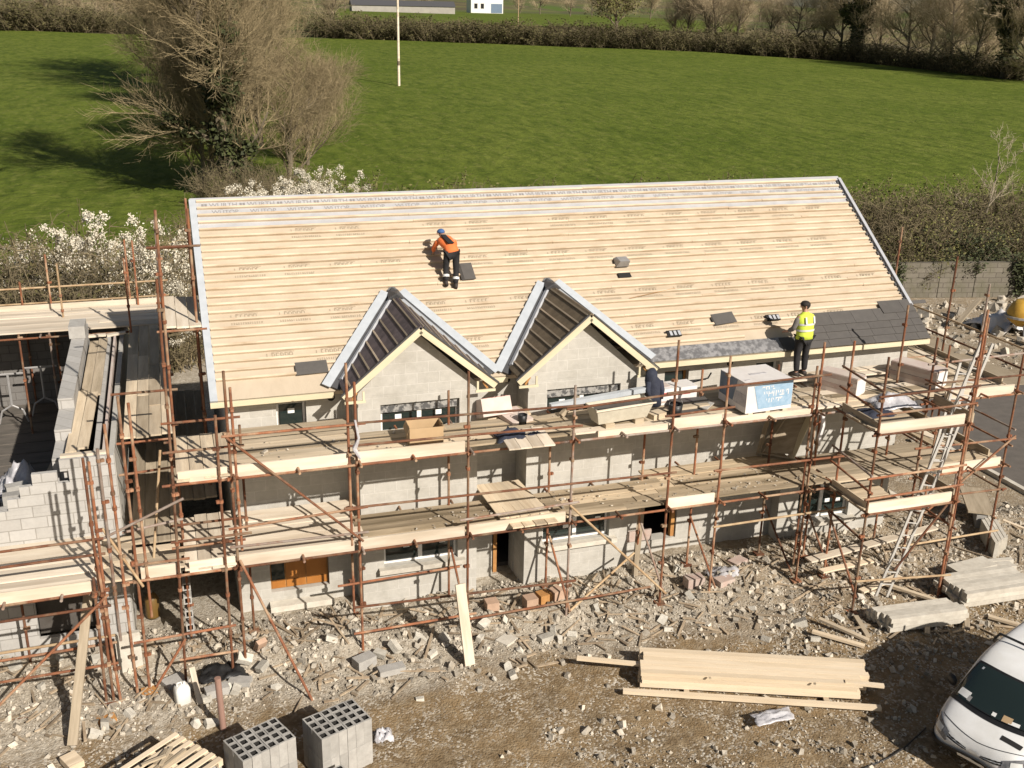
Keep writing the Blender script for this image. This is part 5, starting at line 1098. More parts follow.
def body_nodes(P):
    n = {'pelvis': (P['pelvis'], .13), 'belly': (P['belly'], .125), 'chest': (P['chest'], .14), 'nb': (P['neckbase'], .065), 'neck': (P['neck'], .055), 'jaw': (P['jaw'], .070), 'head': (P['head'], .092), 'crown': (P['crown'], .070), 'nose': (P['nose'], .014)}
    e = [('pelvis','belly'),('belly','chest'),('chest','nb'),('nb','neck'),('neck','jaw'),('jaw','head'),('head','crown'),('head','nose')]
    for s in 'LR':
        for k, r in (('hip',.095),('knee',.060),('ankle',.042),('toe',.036),('shoulder',.062),('elbow',.043),('wrist',.030),('palm',.034)): n[k+s] = (P[k+s], r)
        e += [('pelvis','hip'+s),('hip'+s,'knee'+s),('knee'+s,'ankle'+s),('ankle'+s,'toe'+s),('chest','shoulder'+s),('shoulder'+s,'elbow'+s),('elbow'+s,'wrist'+s),('wrist'+s,'palm'+s)]
        w, p = V(P['wrist'+s]), V(P['palm'+s]); d = (p-w).normalized(); sd_ = d.cross(V((0,0,1))); sd_ = sd_.normalized() if sd_.length > .1 else V((1,0,0)); dn = sd_.cross(d)
        if dn.z > 0: dn = -dn
        for i, (off, ln) in enumerate(((-.030,.062),(-.010,.074),(.010,.070),(.030,.056))):
            a = p+sd_*off+d*.035; b = a+d*ln*.55+dn*.012; c = b+d*ln*.35+dn*.032
            for q, v, r in (('a',a,.0095),('b',b,.0085),('c',c,.0075)): n[f'f{i}{q}{s}'] = (v, r)
            e += [('palm'+s, f'f{i}a{s}'), (f'f{i}a{s}', f'f{i}b{s}'), (f'f{i}b{s}', f'f{i}c{s}')]
        t = p-sd_*.045-d*.01; n['t1'+s] = (t, .010); n['t2'+s] = (t+d*.04-sd_*.008+dn*.015, .009); e += [('palm'+s,'t1'+s),('t1'+s,'t2'+s)]
    return n, e
def worker(P, T, label, jacket, trousers, cap, sleeve, vest=False):
    r = root('person', T.translation, label, 'person', 'workers on the site')
    n, e = body_nodes(P); skin_mesh('body', n, e, M['skin'], r, T, 1)
    g = {}; ee = []
    g['pelvis'] = (P['pelvis'], .145)
    for s in 'LR':
        g['hip'+s] = (V(P['hip'+s])-V((0,0,.03)), .112); g['mid'+s] = ((V(P['hip'+s])+V(P['knee'+s]))/2, .095); g['knee'+s] = (P['knee'+s], .078); g['shin'+s] = ((V(P['knee'+s])+V(P['ankle'+s]))/2, .074); g['ankle'+s] = (V(P['ankle'+s])+V((0,0,.03)), .062)
        ee += [('pelvis','hip'+s),('hip'+s,'mid'+s),('mid'+s,'knee'+s),('knee'+s,'shin'+s),('shin'+s,'ankle'+s)]
    tr_ = skin_mesh('trousers', g, ee, trousers, r, T, 1)
    for s in 'LR':
        a, b = V(P['ankle'+s]), V(P['toe'+s])
        MB().loft([oring(a-V((0,0,.035))-(b-a)*.35, (b-a), (1,0,0), .045, .055, 12), oring(a+(b-a)*.2, b-a, (1,0,0), .055, .065, 12), oring(a+(b-a)*.75, b-a, (1,0,0), .055, .05, 12), oring(b+(b-a)*.1, b-a, (1,0,0), .035, .03, 12)]).build('boot', M['boot'], r, T, True)
        if not vest:
            k_, an = V(P['knee'+s]), V(P['ankle'+s]); c = k_.lerp(an, .45); d = (an-k_).normalized()
            MB().loft([oring(c, d, (1,0,0), .086, .086), oring(c+d*.06, d, (1,0,0), .086, .086)], cap=False).build('reflective_band', M['reflect'], tr_, T, True)
        # sleeve
        sh, el, wr = V(P['shoulder'+s]), V(P['elbow'+s]), V(P['wrist'+s]); end = el.lerp(wr, .82 if not vest else .85)
        skin_mesh('sleeve', {'a': (sh, .082), 'b': (sh.lerp(el,.5), .070), 'c': (el, .060), 'd': (end, .050)}, [('a','b'),('b','c'),('c','d')], sleeve, r, T, 1)
    # jacket or vest: rings from hem to neck
    pe, be, ch, nb_ = V(P['pelvis']), V(P['belly']), V(P['chest']), V(P['neckbase']); right = V(P['shoulderR'])-V(P['shoulderL'])
    ax0 = (be-pe).normalized(); ax1 = (ch-be).normalized(); ax2 = (nb_-ch).normalized()
    rings = [oring(pe-ax0*.06, ax0, right, .215, .165), oring(pe+ax0*.04, ax0, right, .205, .160), oring(be, ax0+ax1, right, .200, .155), oring(ch-ax1*.04, ax1, right, .225, .165), oring(ch+ax2*.06, ax2, right, .235, .150), oring(ch+ax2*.115, ax2, right, .20, .12), oring(nb_, ax2, right, .10, .085), oring(nb_+ax2*.03, ax2, right, .075, .07)]
    if not vest: rings = [[(p-sum(rg_, V())/len(rg_))*.86+sum(rg_, V())/len(rg_) for p in rg_] for rg_ in rings]
    jk_ = MB().loft(rings).build('vest' if vest else 'jacket', jacket, r, T, True)
    if vest:
        for c, ax in ((be-ax0*.03, ax0), (ch-ax1*.10, ax1)):
            MB().loft([oring(c, ax, right, .222, .176), oring(c+ax*.045, ax, right, .226, .178)], cap=False).build('reflective_band', M['reflect'], jk_, T, True)
        for s in (-1, 1):
            rr_ = right.normalized()*.11*s; bk = ax1.cross(right).normalized(); bk = bk if bk.y < 0 else -bk
            MB().slab([ch+rr_-ax1*.06+bk*.172-right.normalized()*.022, ch+rr_-ax1*.06+bk*.172+right.normalized()*.022, ch+rr_+ax2*.09+bk*.150+right.normalized()*.022, ch+rr_+ax2*.09+bk*.150-right.normalized()*.022], bk*.006).build('reflective_band', M['reflect'], jk_, T)
    else:
        bk = ax1.cross(right).normalized(); bk = bk if bk.z > 0 else -bk; R_ = right.normalized()
        MB().slab([be-ax1*.10+bk*.142-R_*.13, be-ax1*.10+bk*.142+R_*.03, ch+ax1*.06+bk*.150+R_*.01, ch+ax1*.08+bk*.148-R_*.11], bk*.02).build('black_panel', M['trouser'], jk_, T)
    h = V(P['head']); c = V(P['crown']); f = V(P['nose'])-h; u = (c-h).normalized(); f = (f-u*f.dot(u)).normalized(); rt = f.cross(u)
    ball = [oring(h+u*z-f*.012, u, rt, rx, rx*1.16, 16) for z, rx in ((-.01,.092),(.03,.094),(.055,.083),(.075,.060),(.088,.03))]
    MB().loft(ball).build('cap' if cap else 'hair', M['bluecap'] if cap else M['hair'], r, T, True)
    if cap: MB().slab([h+u*.01+f*.08-rt*.075, h+u*.01+f*.08+rt*.075, h+u*.0+f*.18+rt*.05, h+u*.0+f*.18-rt*.05], u*.012).build('peak', M['bluecap'], r, T)
    else: MB().loft([oring(h-f*.035-u*.06, u, rt, .078, .075, 14), oring(h-f*.03-u*.0, u, rt, .094, .095, 14)]).build('hair', M['hair'], r, T, True)
    for s in (-1, 1):
        MB().obox(Matrix.Translation(h+rt*.098*s-u*.02), .02, .035, .06).build('ear', M['skin'], r, T); MB().obox(Matrix.Translation(h+rt*.034*s+f*.094+u*.012), .022, .014, .012).build('eye', M['black'], r, T)
    MB().obox(Matrix.Translation(h+f*.086-u*.062), .045, .016, .010).build('mouth', M['redprint'], r, T)
    return r
z2 = 4.285
PW = dict(pelvis=(0,0,.95), belly=(0,.01,1.10), chest=(0,.03,1.30), neckbase=(0,.05,1.45), neck=(-.01,.065,1.51), jaw=(-.02,.08,1.57), head=(-.02,.075,1.635), crown=(-.02,.06,1.70), nose=(-.115,.115,1.625),
    hipL=(-.10,0,.90), kneeL=(-.12,.03,.50), ankleL=(-.13,-.02,.09), toeL=(-.19,.13,.04), hipR=(.10,0,.90), kneeR=(.11,.03,.50), ankleR=(.10,.0,.09), toeR=(.12,.17,.04),
    shoulderL=(-.19,.02,1.39), elbowL=(-.28,.06,1.12), wristL=(-.25,.28,1.00), palmL=(-.24,.36,.98), shoulderR=(.19,.03,1.39), elbowR=(.27,.08,1.13), wristR=(.24,.28,1.02), palmR=(.22,.36,1.0))
worker(PW, rotz((12.42,-.62,z2), .12), 'worker in yellow reflective vest and black trousers standing at the eaves', M['hivis'], M['trouser'], False, M['greysleeve'], True)
PO = dict(pelvis=(.03,.16,.84), belly=(0,.25,.96), chest=(-.09,.42,1.04), neckbase=(-.14,.54,1.12), neck=(-.155,.585,1.15), jaw=(-.17,.64,1.17), head=(-.175,.675,1.22), crown=(-.18,.68,1.285), nose=(-.19,.77,1.18),
    hipL=(-.08,.16,.80), kneeL=(-.12,.16,.43), ankleL=(-.13,.02,.10), toeL=(-.16,.17,.155), hipR=(.13,.15,.80), kneeR=(.13,.12,.36), ankleR=(.10,-.05,.04), toeR=(.12,.10,.09),
    shoulderL=(-.26,.44,1.07), elbowL=(-.36,.58,.86), wristL=(-.36,.74,.70), palmL=(-.35,.80,.66), shoulderR=(.10,.49,1.06), elbowR=(.20,.66,.90), wristR=(.08,.84,.76), palmR=(.03,.89,.73))
worker(PO, rotz((4.95,1.58,6.26), -.12) @ Matrix.Scale(.87, 4), 'worker in orange jacket and blue cap bending forward on the roof battens', M['orange'], M['trouser'], True, M['orange'])
on_roof('slate_bundle', 465, 274, .26, .46, .012, M['slate'], 'small bundle of slates lying by the legs of the worker in orange', 'slates', .02, .05, 5)

# ------------------------------------------------------------------ van
va = math.atan2(.36, .933)
VO = V((10.86, -8.72, 0)); VT = rotz(VO, va)      # local x runs to the back of the van, local y to its nearside
van = root('panel_van', VO, 'white panel van with black trim parked on the dirt beside the concrete lintels', 'van', rz=va)
def vr(L): return list(L) + [(a, -b, c) for a, b, c in reversed(L)]
S = [
 [(.18,.56,.38),(.04,.58,.46),(.05,.58,.58),(.10,.56,.69),(.16,.52,.76),(.20,.38,.80)],
 [(.40,.80,.32),(.34,.82,.46),(.34,.82,.60),(.36,.79,.72),(.40,.74,.84),(.36,.46,.89)],
 [(.70,.86,.27),(.70,.88,.46),(.70,.88,.67),(.69,.86,.82),(.64,.80,.96),(.52,.55,.99)],
 [(.95,.87,.25),(.95,.89,.46),(.95,.89,.70),(.94,.87,.90),(.80,.80,1.05),(.66,.60,1.05)],
 [(1.40,.87,.25),(1.40,.89,.46),(1.40,.89,.72),(1.40,.87,.98),(1.36,.75,1.54),(1.20,.62,1.60)],
 [(1.75,.87,.25),(1.75,.89,.46),(1.75,.89,.74),(1.75,.87,1.02),(1.75,.76,1.66),(1.68,.62,1.72)],
 [(3.2,.87,.25),(3.2,.89,.46),(3.2,.89,.74),(3.2,.87,1.02),(3.2,.77,1.68),(3.2,.62,1.75)],
 [(4.7,.86,.27),(4.7,.88,.46),(4.7,.88,.74),(4.7,.86,1.02),(4.7,.75,1.64),(4.7,.60,1.70)]]
body = MB().loft([vr(s) for s in S]).build('body', M['paint'], van, VT, True)
bv = body.modifiers.new('round', 'SUBSURF'); bv.levels = 3; bv.render_levels = 3
def wrap(o, off):
    m = o.modifiers.new('fit', 'SHRINKWRAP'); m.target = body; m.wrap_method = 'NEAREST_SURFACEPOINT'; m.wrap_mode = 'ABOVE_SURFACE'; m.offset = off; return o
def patch(name, fn, n, k, m, off, par=van):
    mb = MB(); mb.add([fn(i/n, j/k) for j in range(k+1) for i in range(n+1)], [(j*(n+1)+i, j*(n+1)+i+1, (j+1)*(n+1)+i+1, (j+1)*(n+1)+i) for j in range(k) for i in range(n)])
    return wrap(mb.build(name, m, par, VT, True), off)
def scr(u, v): return V((.60+.62*v + .20*u*u*(1-.55*v), -u*(.80-.14*v), 1.05+.53*v - .05*u*u))
def screen(name, u0, u1, v0, v1, off, m, par, n=20, k=10): return patch(name, lambda a, b: scr(u0+(u1-u0)*a, v0+(v1-v0)*b), n, k, m, off, par)
ws = screen('windscreen_seal', -1.0, 1.0, -.07, 1.02, .006, M['blackplastic'], van); screen('windscreen', -.94, .94, .04, .96, .011, M['glass'], ws)
for u0, u1, v0, v1, m in ((-.86,-.62,.10,.27,'paper'),(-.64,-.56,.08,.2,'steel'),(.16,.36,.06,.20,'card'),(.30,.52,.05,.14,'paper'),(-.06,.03,.08,.16,'paper'),(-.80,-.75,.84,.90,'leadgrey')): screen('dashboard_paper', u0, u1, v0, v1, .016, M[m], ws, 3, 3)
def front(name, y0, y1, z0, z1, off, m, par=van, sl=0, n=16, k=3):
    def fn(a, b):
        y = y0+(y1-y0)*a; return V((.02+.36*(abs(y)/.84)**2.2, y, z0+(z1-z0)*b+sl*abs(y)))
    return patch(name, fn, n, k, m, off, par)
for u0 in (-.62, .05): 
    wp = screen('wiper', u0, u0+.62, .045, .062, .022, M['blackplastic'], ws, 12, 1)
front('bumper', -.84, .84, .30, .53, .05, M['blackplastic'], n=28); front('number_plate', -.23, .23, .39, .49, .06, M['paper'])
for s in (-1, 1):
    front('grille', s*.11, s*.46, .60, .63, .008, M['black'], sl=.12); front('grille', s*.12, s*.48, .655, .685, .008, M['black'], sl=.12)
    hl = patch('headlight', lambda a, b: V((.10+.34*a, s*(.47+.39*a), .58+.06*a+(.20+.04*a)*b)), 12, 8, M['lamp'], .012)
    patch('reflector', lambda a, b: V((.18+.12*a, s*(.58+.14*a), .66+.11*b)), 6, 6, M['reflect'], .018, hl); patch('indicator', lambda a, b: V((.38+.07*a, s*(.80+.05*a), .70+.06*b)), 4, 4, M['amber'], .018, hl)
    for x in (.85, 3.75):
        wz = MB().loft([oring((x, s*.74, .31), (0,1,0), (1,0,0), .31, .31, 24), oring((x, s*.90, .31), (0,1,0), (1,0,0), .31, .31, 24)]).build('wheel', M['tyre'], van, VT, True); MB().tube((x, s*.89, .31), (x, s*.912, .31), .2, n=18).build('rim', M['steel'], wz, VT)
    MB().loft([oring((1.16+.02*q_, s*(.92+.05*q_), 1.0), (0,s,0), (1,0,0), .04+.02*(q_ in (1,2,3)), .06+.04*(q_ in (1,2,3)), 12) for q_ in range(5)]).build('mirror', M['blackplastic'], van, VT, True)
    patch('side_window', lambda a, b: V((1.22+.80*a+.30*b*(1-a), s*(.87-.10*b), 1.02+.50*b)), 10, 6, M['glass'], .006); patch('rub_strip', lambda a, b: V((1.2+3.3*a, s*.90, .46+.08*b)), 12, 2, M['blackplastic'], .012)
front('badge', -.055, .055, .60, .70, .02, M['alu'], n=4)
patch('bonnet_vent', lambda a, b: V((.40+.10*b, -.26-.34*a, .92)), 6, 2, M['black'], .006)
patch('bonnet_gap', lambda a, b: V((.20+.02*b+.22*(abs(a*2-1))**2, -.72+1.44*a, .79+.06*abs(a*2-1))), 20, 1, M['darkgrey'], .004)
for s in (-1, 1): patch('door_gap', lambda a, b: V((1.12+.012*a, s*.9, .35+.75*b)), 1, 10, M['darkgrey'], .004); patch('roof_gutter', lambda a, b: V((1.45+3.2*a, s*(.69+.02*b), 1.70)), 20, 1, M['steel'], .004)
for x in (1.95, 3.4): MB().path([(x,-.76,1.66),(x,-.68,1.80),(x,.68,1.80),(x,.76,1.66)], .022).build('roof_bar', M['blackplastic'], van, VT)
# ------------------------------------------------------------------ trees, shrubs, hedges
def grow(seed, H, spread, counts, trunk_r, lean=(0,0), low=.18, droop=.0, up=.35, ends=None):
    q = random.Random(seed); T = MB(); W = MB(); tips = []
    def rv(): return V((q.gauss(0,1), q.gauss(0,1), q.gauss(0,1))).normalized()
    def br(p, d, L, r, lvl):
        nseg = 5 if lvl == 0 else (4 if lvl < 2 else (3 if lvl == 2 else 2))
        pts = [p]; rs = [r]
        for i in range(nseg):
            d = (d + rv()*(.10 if lvl == 0 else .22) + V((0,0,up*.25 if lvl > 0 else .05)) - V((0,0,droop*(i/nseg)))).normalized()
            p = p + d*(L/nseg); pts.append(p); rs.append(r*(1-(i+1)/nseg*.65))
        (T if lvl <= 1 else W).path(pts, rs, 7 if lvl == 0 else (5 if lvl == 1 else 3), 0) if lvl <= 2 else W.path(pts, rs, 3, 0)
        if lvl >= 3: tips.extend(pts[1:])
        if lvl < len(counts):
            n = counts[lvl]
            for k in range(n):
                t = (low if lvl == 0 else .2) + (1-(low if lvl == 0 else .2))*(k+q.random())/n
                f = t*nseg; i = min(int(f), nseg-1); c = pts[i].lerp(pts[i+1], f-i); dd = (pts[i+1]-pts[i]).normalized()
                s = rv(); s = (s-dd*s.dot(dd)).normalized()
                a = q.uniform(.55, 1.15) if lvl == 0 else q.uniform(.4, 1.0)
                nd = (dd*math.cos(a)+s*math.sin(a)+V((0,0,.12))).normalized()
                LL = (spread if lvl == 0 else L)*q.uniform(.38, .72)*((1-.45*t) if lvl == 0 else 1)
                br(c, nd, LL, max(rs[i]*.5, .010), lvl+1)
    br(V((0,0,-.2)), V((lean[0], lean[1], 1)).normalized(), H, trunk_r, 0)
    return T, W, tips
def leafcloud(mb, pts, n, r, s, seed, mi=0, clump=None):
    q = random.Random(seed)
    for _ in range(n):
        c = q.choice(pts) + V((q.gauss(0,r), q.gauss(0,r), q.gauss(0,r)))
        a = V((q.gauss(0,1), q.gauss(0,1), q.gauss(0,1))).normalized(); b = a.orthogonal().normalized(); z = s*q.uniform(.5,1.3)
        mb.add([c-a*z, c+b*z*.7, c+a*z, c-b*z*.7], [(0,1,2,3)], mi)
def tree_mesh(key, seed, H, spread, counts, tr, m_tr, m_tw, leaf=None, lean=(0,0), low=.18, ivy=0, up=.35):
    T, W, tips = grow(seed, H, spread, counts, tr, lean, low, 0, up)
    d = dict(trunk=T.mesh(key+'_trunk', m_tr), crown=W.mesh(key+'_crown', m_tw), H=H, tips=tips)
    if leaf: mb = MB(); leafcloud(mb, tips, leaf[0], leaf[1], leaf[2], seed+5); d['foliage'] = mb.mesh(key+'_foliage', leaf[3])
    if ivy:
        mb = MB(); q = random.Random(seed+8); base = [v for v in map(V, T.v) if v.z < H*.8 and math.hypot(v.x, v.y) < spread*.22*(.4+abs(noise.noise(v*.35))*2.2)]
        leafcloud(mb, base, ivy, .22, .16, seed+9); d['ivy'] = mb.mesh(key+'_ivy', M['ivy'])
    return d
def plant(name, d, p, s, rz, label, cat, group=None, sz=None):
    T = Matrix.Translation(V(p)) @ Matrix.Rotation(rz, 4, 'Z') @ Matrix.Diagonal((s, s, sz or s, 1))
    r = bpy.data.objects.new(name, None); col.objects.link(r); r.matrix_basis = Matrix.Translation(V(p)); WM[r.name] = Matrix.Translation(V(p)); tag(r, label, cat, group)
    for k in ('trunk', 'crown', 'foliage', 'ivy', 'blossom'):
        if k in d: link(k, d[k], r, T)
    return r
big = tree_mesh('big', 11, 17.0, 11.5, (30,10,8,7), .32, M['bark'], M['twig'], lean=(-.10,0), low=.04, ivy=9000, up=.22)
big2 = tree_mesh('big2', 23, 18.0, 15.0, (24,10,8,6), .42, M['bark'], M['twig'], lean=(0,0), low=.1, ivy=14000, up=.3)
mid = tree_mesh('mid', 31, 9.0, 8.5, (18,9,8,6), .20, M['bark'], M['twig'], low=.05, up=.2)
g1 = ground_at(240, 205); g2 = ground_at(205, 160); g3 = ground_at(168, 92)
plant('hedgerow_tree', big, (g1.x, g1.y, g1.z), 1.12, .3, 'big leafless tangled tree standing just beyond the cream roof corner', 'tree')
plant('hedgerow_tree', mid, (g2.x+1.5, g2.y, g2.z), 1.25, 2.2, 'leafless tree behind the big tangled tree at the field corner', 'tree')
plant('hedgerow_tree', big2, (g3.x, g3.y, g3.z), 1.35, 1.0, 'tall ivy clad bare tree farther along the hedgerow between both fields', 'tree')
plant('hedgerow_tree', mid, (g1.x-1.0, g1.y+9, g1.z), .95, 4.0, 'leaning bare tree in the hedgerow leading to the ivy clad tree', 'tree')
plant('hedgerow_tree', big, (g3.x+7, g3.y-24, g3.z-.6), 1.2, 2.9, 'broad olive twigged tree beside the ivy clad tree', 'tree')
for i, (px, py, s, k) in enumerate(((290,196,.8,1),(205,188,.8,1),(262,150,1.05,1),(225,118,1.2,1),(180,110,1.1,1),(262,88,1.45,1),(318,140,.6,1),(308,168,.7,1),(196,140,1.0,1))):
    gg = ground_at(px, py); plant('hedgerow_tree', mid, (gg.x, gg.y, gg.z), s, i*.9+.4, ['dense twiggy tree low at the roof ridge below the big tangled tree','twiggy leafless tree left of the big tangled tree','twiggy tree filling the hedgerow behind the big tangled tree','brown thicket tree midway up the hedgerow','brown thicket tree on the smaller field side of the hedgerow','leafless tree highest along the hedgerow on the big field side','small leafless tree reaching into the big field','low brown tree over the blossom at the roof ridge','twiggy tree leaning over the smaller field'][i], 'tree')
# shrubs
def shrub(key, seed, H, R, n, tw, leaf=None, blossom=0, bl=.06):
    q = random.Random(seed); W = MB(); tips = []
    for i in range(n):
        a = q.uniform(0, 6.283); r0 = R*.55*math.sqrt(q.random()); p = V((math.cos(a)*r0, math.sin(a)*r0, -.1)); d = V((math.cos(a)*q.uniform(0,.6), math.sin(a)*q.uniform(0,.6), 1)).normalized()
        L = H*q.uniform(.55, 1.05); pts = [p]
        for k in range(4):
            d = (d+V((q.gauss(0,.22), q.gauss(0,.22), q.gauss(0,.12)))).normalized(); p = p+d*L/4; pts.append(p)
        W.path(pts, [.028,.022,.017,.012,.008], 3)
        for k in range(11):
            t = q.uniform(.5, 4); i_ = min(int(t), 3); c = pts[i_].lerp(pts[i_+1], t-i_); dd = V((q.gauss(0,1), q.gauss(0,1), q.gauss(.3,.7))).normalized()
            e = c+dd*q.uniform(.2,.75)*H/4; W.tube(c, e, .011, .006, 3, cap=False); tips += [c.lerp(e,.5), e, e]
            for j in range(2):
                f = c.lerp(e, q.uniform(.3,.9)); ee = f+V((q.gauss(0,1), q.gauss(0,1), q.gauss(.2,.8))).normalized()*q.uniform(.1,.32); W.tube(f, ee, .007, .004, 3, cap=False); tips.append(ee)
    d = dict(crown=W.mesh(key+'_twigs', tw), H=H)
    if leaf:
        mb = MB(); leafcloud(mb, tips, leaf[0], .10, leaf[1], seed+3); d['foliage'] = mb.mesh(key+'_leaf', leaf[2])
    if blossom:
        mb = MB(); up_ = [t for t in tips if t.z > H*.36 and noise.noise(V((t.x*.8+seed, t.y*.8, t.z*.8))) > -.02]; leafcloud(mb, up_, blossom, .075, bl, seed+4); d['blossom'] = mb.mesh(key+'_blossom', M['blossom'])
    return d
bt = [shrub('thorn1', 41, 4.6, 2.3, 60, M['twig'], None, 24000, .040), shrub('thorn2', 43, 4.2, 2.0, 50, M['twig'], None, 4500, .038)]
br_ = shrub('scrub', 47, 4.0, 2.2, 95, M['hedge_twig'], (1500, .05, M['leafbrown']))
gr_ = shrub('haw', 53, 4.0, 2.3, 85, M['hedge_twig'], (4200, .06, M['leafgreen'])); dk = shrub('ivybush', 59, 3.6, 2.2, 55, M['bark'], (7000, .075, M['ivy']))
hb_ = shrub('hedgeling', 61, 3.6, 2.6, 60, M['hedge_twig'], (2600, .085, M['leafbrown']))
def px_plant(name, d, px, pyt, Y, rz, label, cat, group=None, wide=1.0):
    """plant standing at depth Y whose top reaches the height seen there"""
    tp = at(px, pyt, 'y', Y); z0 = land(tp.x, Y); s = (tp.z-z0)/d['H']
    return plant(name, d, (tp.x, Y, z0-.05), s*wide, rz, label, cat, group, s)
for i, (px, py, Y, k, lb_) in enumerate(((98,204,19,0,'tallest white blackthorn beyond the plank deck, clear of the brown scrub'),(8,212,20,1,'sparsely blossoming blackthorn nearest the photo edge'),(135,226,18,1,'small sparse blackthorn between the fullest blossom and the tall scaffold pole'),(168,222,20,1,'small blackthorn behind the tall scaffold pole'),(185,262,17,0,'low blackthorn at the cream roof edge'),(322,162,33,0,'white blackthorn showing above the roof ridge by the big tree'),(280,170,31,0,'sparse blackthorn showing above the roof ridge'))):
    px_plant('blackthorn', bt[k], px, py, Y, i*1.3, lb_, 'shrub', 'blossoming blackthorns', .9)
for i, (px, py, Y) in enumerate(((22,218,16),(50,226,15.5),(-10,224,16),(240,150,42),(300,160,40),(270,160,44),(215,160,44),(225,130,55),(195,205,27),(55,236,16.5),(-5,235,17),(78,250,16.5),(175,250,21),(205,200,32),(235,180,36),(255,172,40),(150,262,17),(222,186,34))):
    px_plant('scrub_bush', br_, px, py, Y, i*1.9, 'brown leafless scrub bush in the hedge bank behind the houses', 'shrub', 'brown scrub bushes')
q9 = random.Random(12)
# hedge along the back of the plot, bush by bush
for i in range(17):
    px = 345+i*31; px_plant('scrub_bush', [br_, gr_, br_][i%3], px, 179-q9.uniform(-4,7)-(3 if i > 12 else 0), 27+q9.uniform(-1.5,2), i*2.1, 'brown scrub bush in the hedge whose top shows over the ridge', 'shrub', 'hedge bushes over the ridge', 1.15)
for i, (px, py, Y, d) in enumerate(((868,186,24,0),(893,178,26,1),(920,182,23,0),(948,176,26,1),(905,200,21.5,0),(938,205,21,1),(965,186,25,0),(985,200,22,0),(1010,205,21.5,1),(1000,176,27,1),(1030,170,25,0),(975,222,20,2),(1022,232,20,0),(885,215,21,0),(915,228,20,1),(950,232,20,2),(1050,190,22,0),(860,205,23,1),(1012,190,24,0))):
    dd = (br_, gr_, dk)[d]; px_plant('hedge_bush', dd, px, py, Y, i*1.7, ['brown twiggy bush in the hedge behind the old boundary wall','greenish budding bush in the hedge behind the old boundary wall','dark ivy covered bush hanging over the old boundary wall'][d], 'shrub', ['brown bushes behind the boundary wall','budding bushes behind the boundary wall','ivy bushes over the boundary wall'][d], 1.2)
birch = tree_mesh('birch', 74, 7.2, 5.0, (7,5,4,3), .085, M['twig_pale'], M['twig_pale'], low=.3, up=.35)
tp = at(1003,136,'y',24); plant('young_birch', birch, (tp.x-.6, 24, land(tp.x,24)), (tp.z-land(tp.x,24))/8.2, .6, 'slender pale leafless tree rising from the hedge behind the boundary wall', 'tree')
# old boundary wall
wl = root('boundary_wall', (33, 17.8, 0), 'old ivy grown block wall behind the rubbish heap', 'wall')
a0_, b0_ = V((25.5, 19.6)), V((42, 15.9)); n_ = 10
for i in range(n_):
    a, b = a0_.lerp(b0_, i/n_), a0_.lerp(b0_, (i+1)/n_-.002); h = 1.62+.08*noise.noise(V((i*.7, 3, 1))); d = (b-a).normalized(); o = V((-d.y, d.x))*.2
    MB().slab([(a.x,a.y,-.3),(b.x,b.y,-.3),(b.x+o.x,b.y+o.y,-.3),(a.x+o.x,a.y+o.y,-.3)], (0,0,h+.3)).build('wall_length', M['stonewall'], wl)
ivm = MB(); pts_ = []
for cx in (.18, .27, .62, .66, .97): 
    for k in range(60): t = cx+q9.gauss(0,.012); c = a0_.lerp(b0_, t); pts_.append(V((c.x+.02, c.y-.08, q9.uniform(.1,1.8)*(1 if cx > .5 else .9))))
leafcloud(ivm, pts_, 3800, .14, .07, 5); ivm.build('ivy', M['ivy'], wl)
# far hedges and trees
farT = [tree_mesh('far1', 81, 10, 8.5, (18,9,8,5), .24, M['bark'], M['twig_far'], low=.12, up=.25), tree_mesh('far2', 83, 10, 9.5, (18,9,8,5), .26, M['bark'], M['twig_far'], low=.2, up=.3), tree_mesh('far3', 87, 10, 7.5, (16,8,7,5), .30, M['bark'], M['twig_far'], low=.2, ivy=5500, up=.4)]
farB = tree_mesh('far4', 91, 9, 8, (16,9,7,4), .3, M['bark'], M['twig_far'], leaf=(5000,.3,.16,M['leafgreen']), low=.1, up=.2)
def far_tree(px, py, hpx, d, label, group='bare trees along the far field edge', name='field_tree', dy=0):
    p = ground_at(px, py); s = 1.02*hpx*(p-CAM).length/CF/d['H']; plant(name, d, (p.x, p.y, p.z-.3), s, px*.37, label, 'tree', group)
hn = 0
def hedge_run(P, step, hpx, label, group):
    global hn
    for (x0,y0), (x1,y1) in zip(P, P[1:]):
        n = max(1, int(abs(x1-x0)/step))
        for i in range(n):
            t = (i+q9.uniform(.2,.8))/n; p = ground_at(x0+(x1-x0)*t, y0+(y1-y0)*t); s = hpx*q9.uniform(.75,1.25)*(p-CAM).length/CF/hb_['H']
            plant('hedge_bush', hb_, (p.x, p.y, p.z-.2), s*1.5, q9.uniform(0,6), label, 'shrub', group, s); hn += 1
hedge_run([(0,30.0),(130,33.5)], 15, 27, 'brown bush of the hedge at the top of the smaller field', 'hedge bushes of the smaller field')
hedge_run([(318,37),(345,38.5),(520,44.5),(700,51.5)], 11, 23, 'brown bush of the long hedge along the far side of the big field', 'far hedge bushes of the big field')
hedge_run([(700,51.5),(860,62.5),(1040,83)], 14, 22, 'brown bush of the sloping hedge under the far bare trees', 'sloping hedge bushes of the big field')
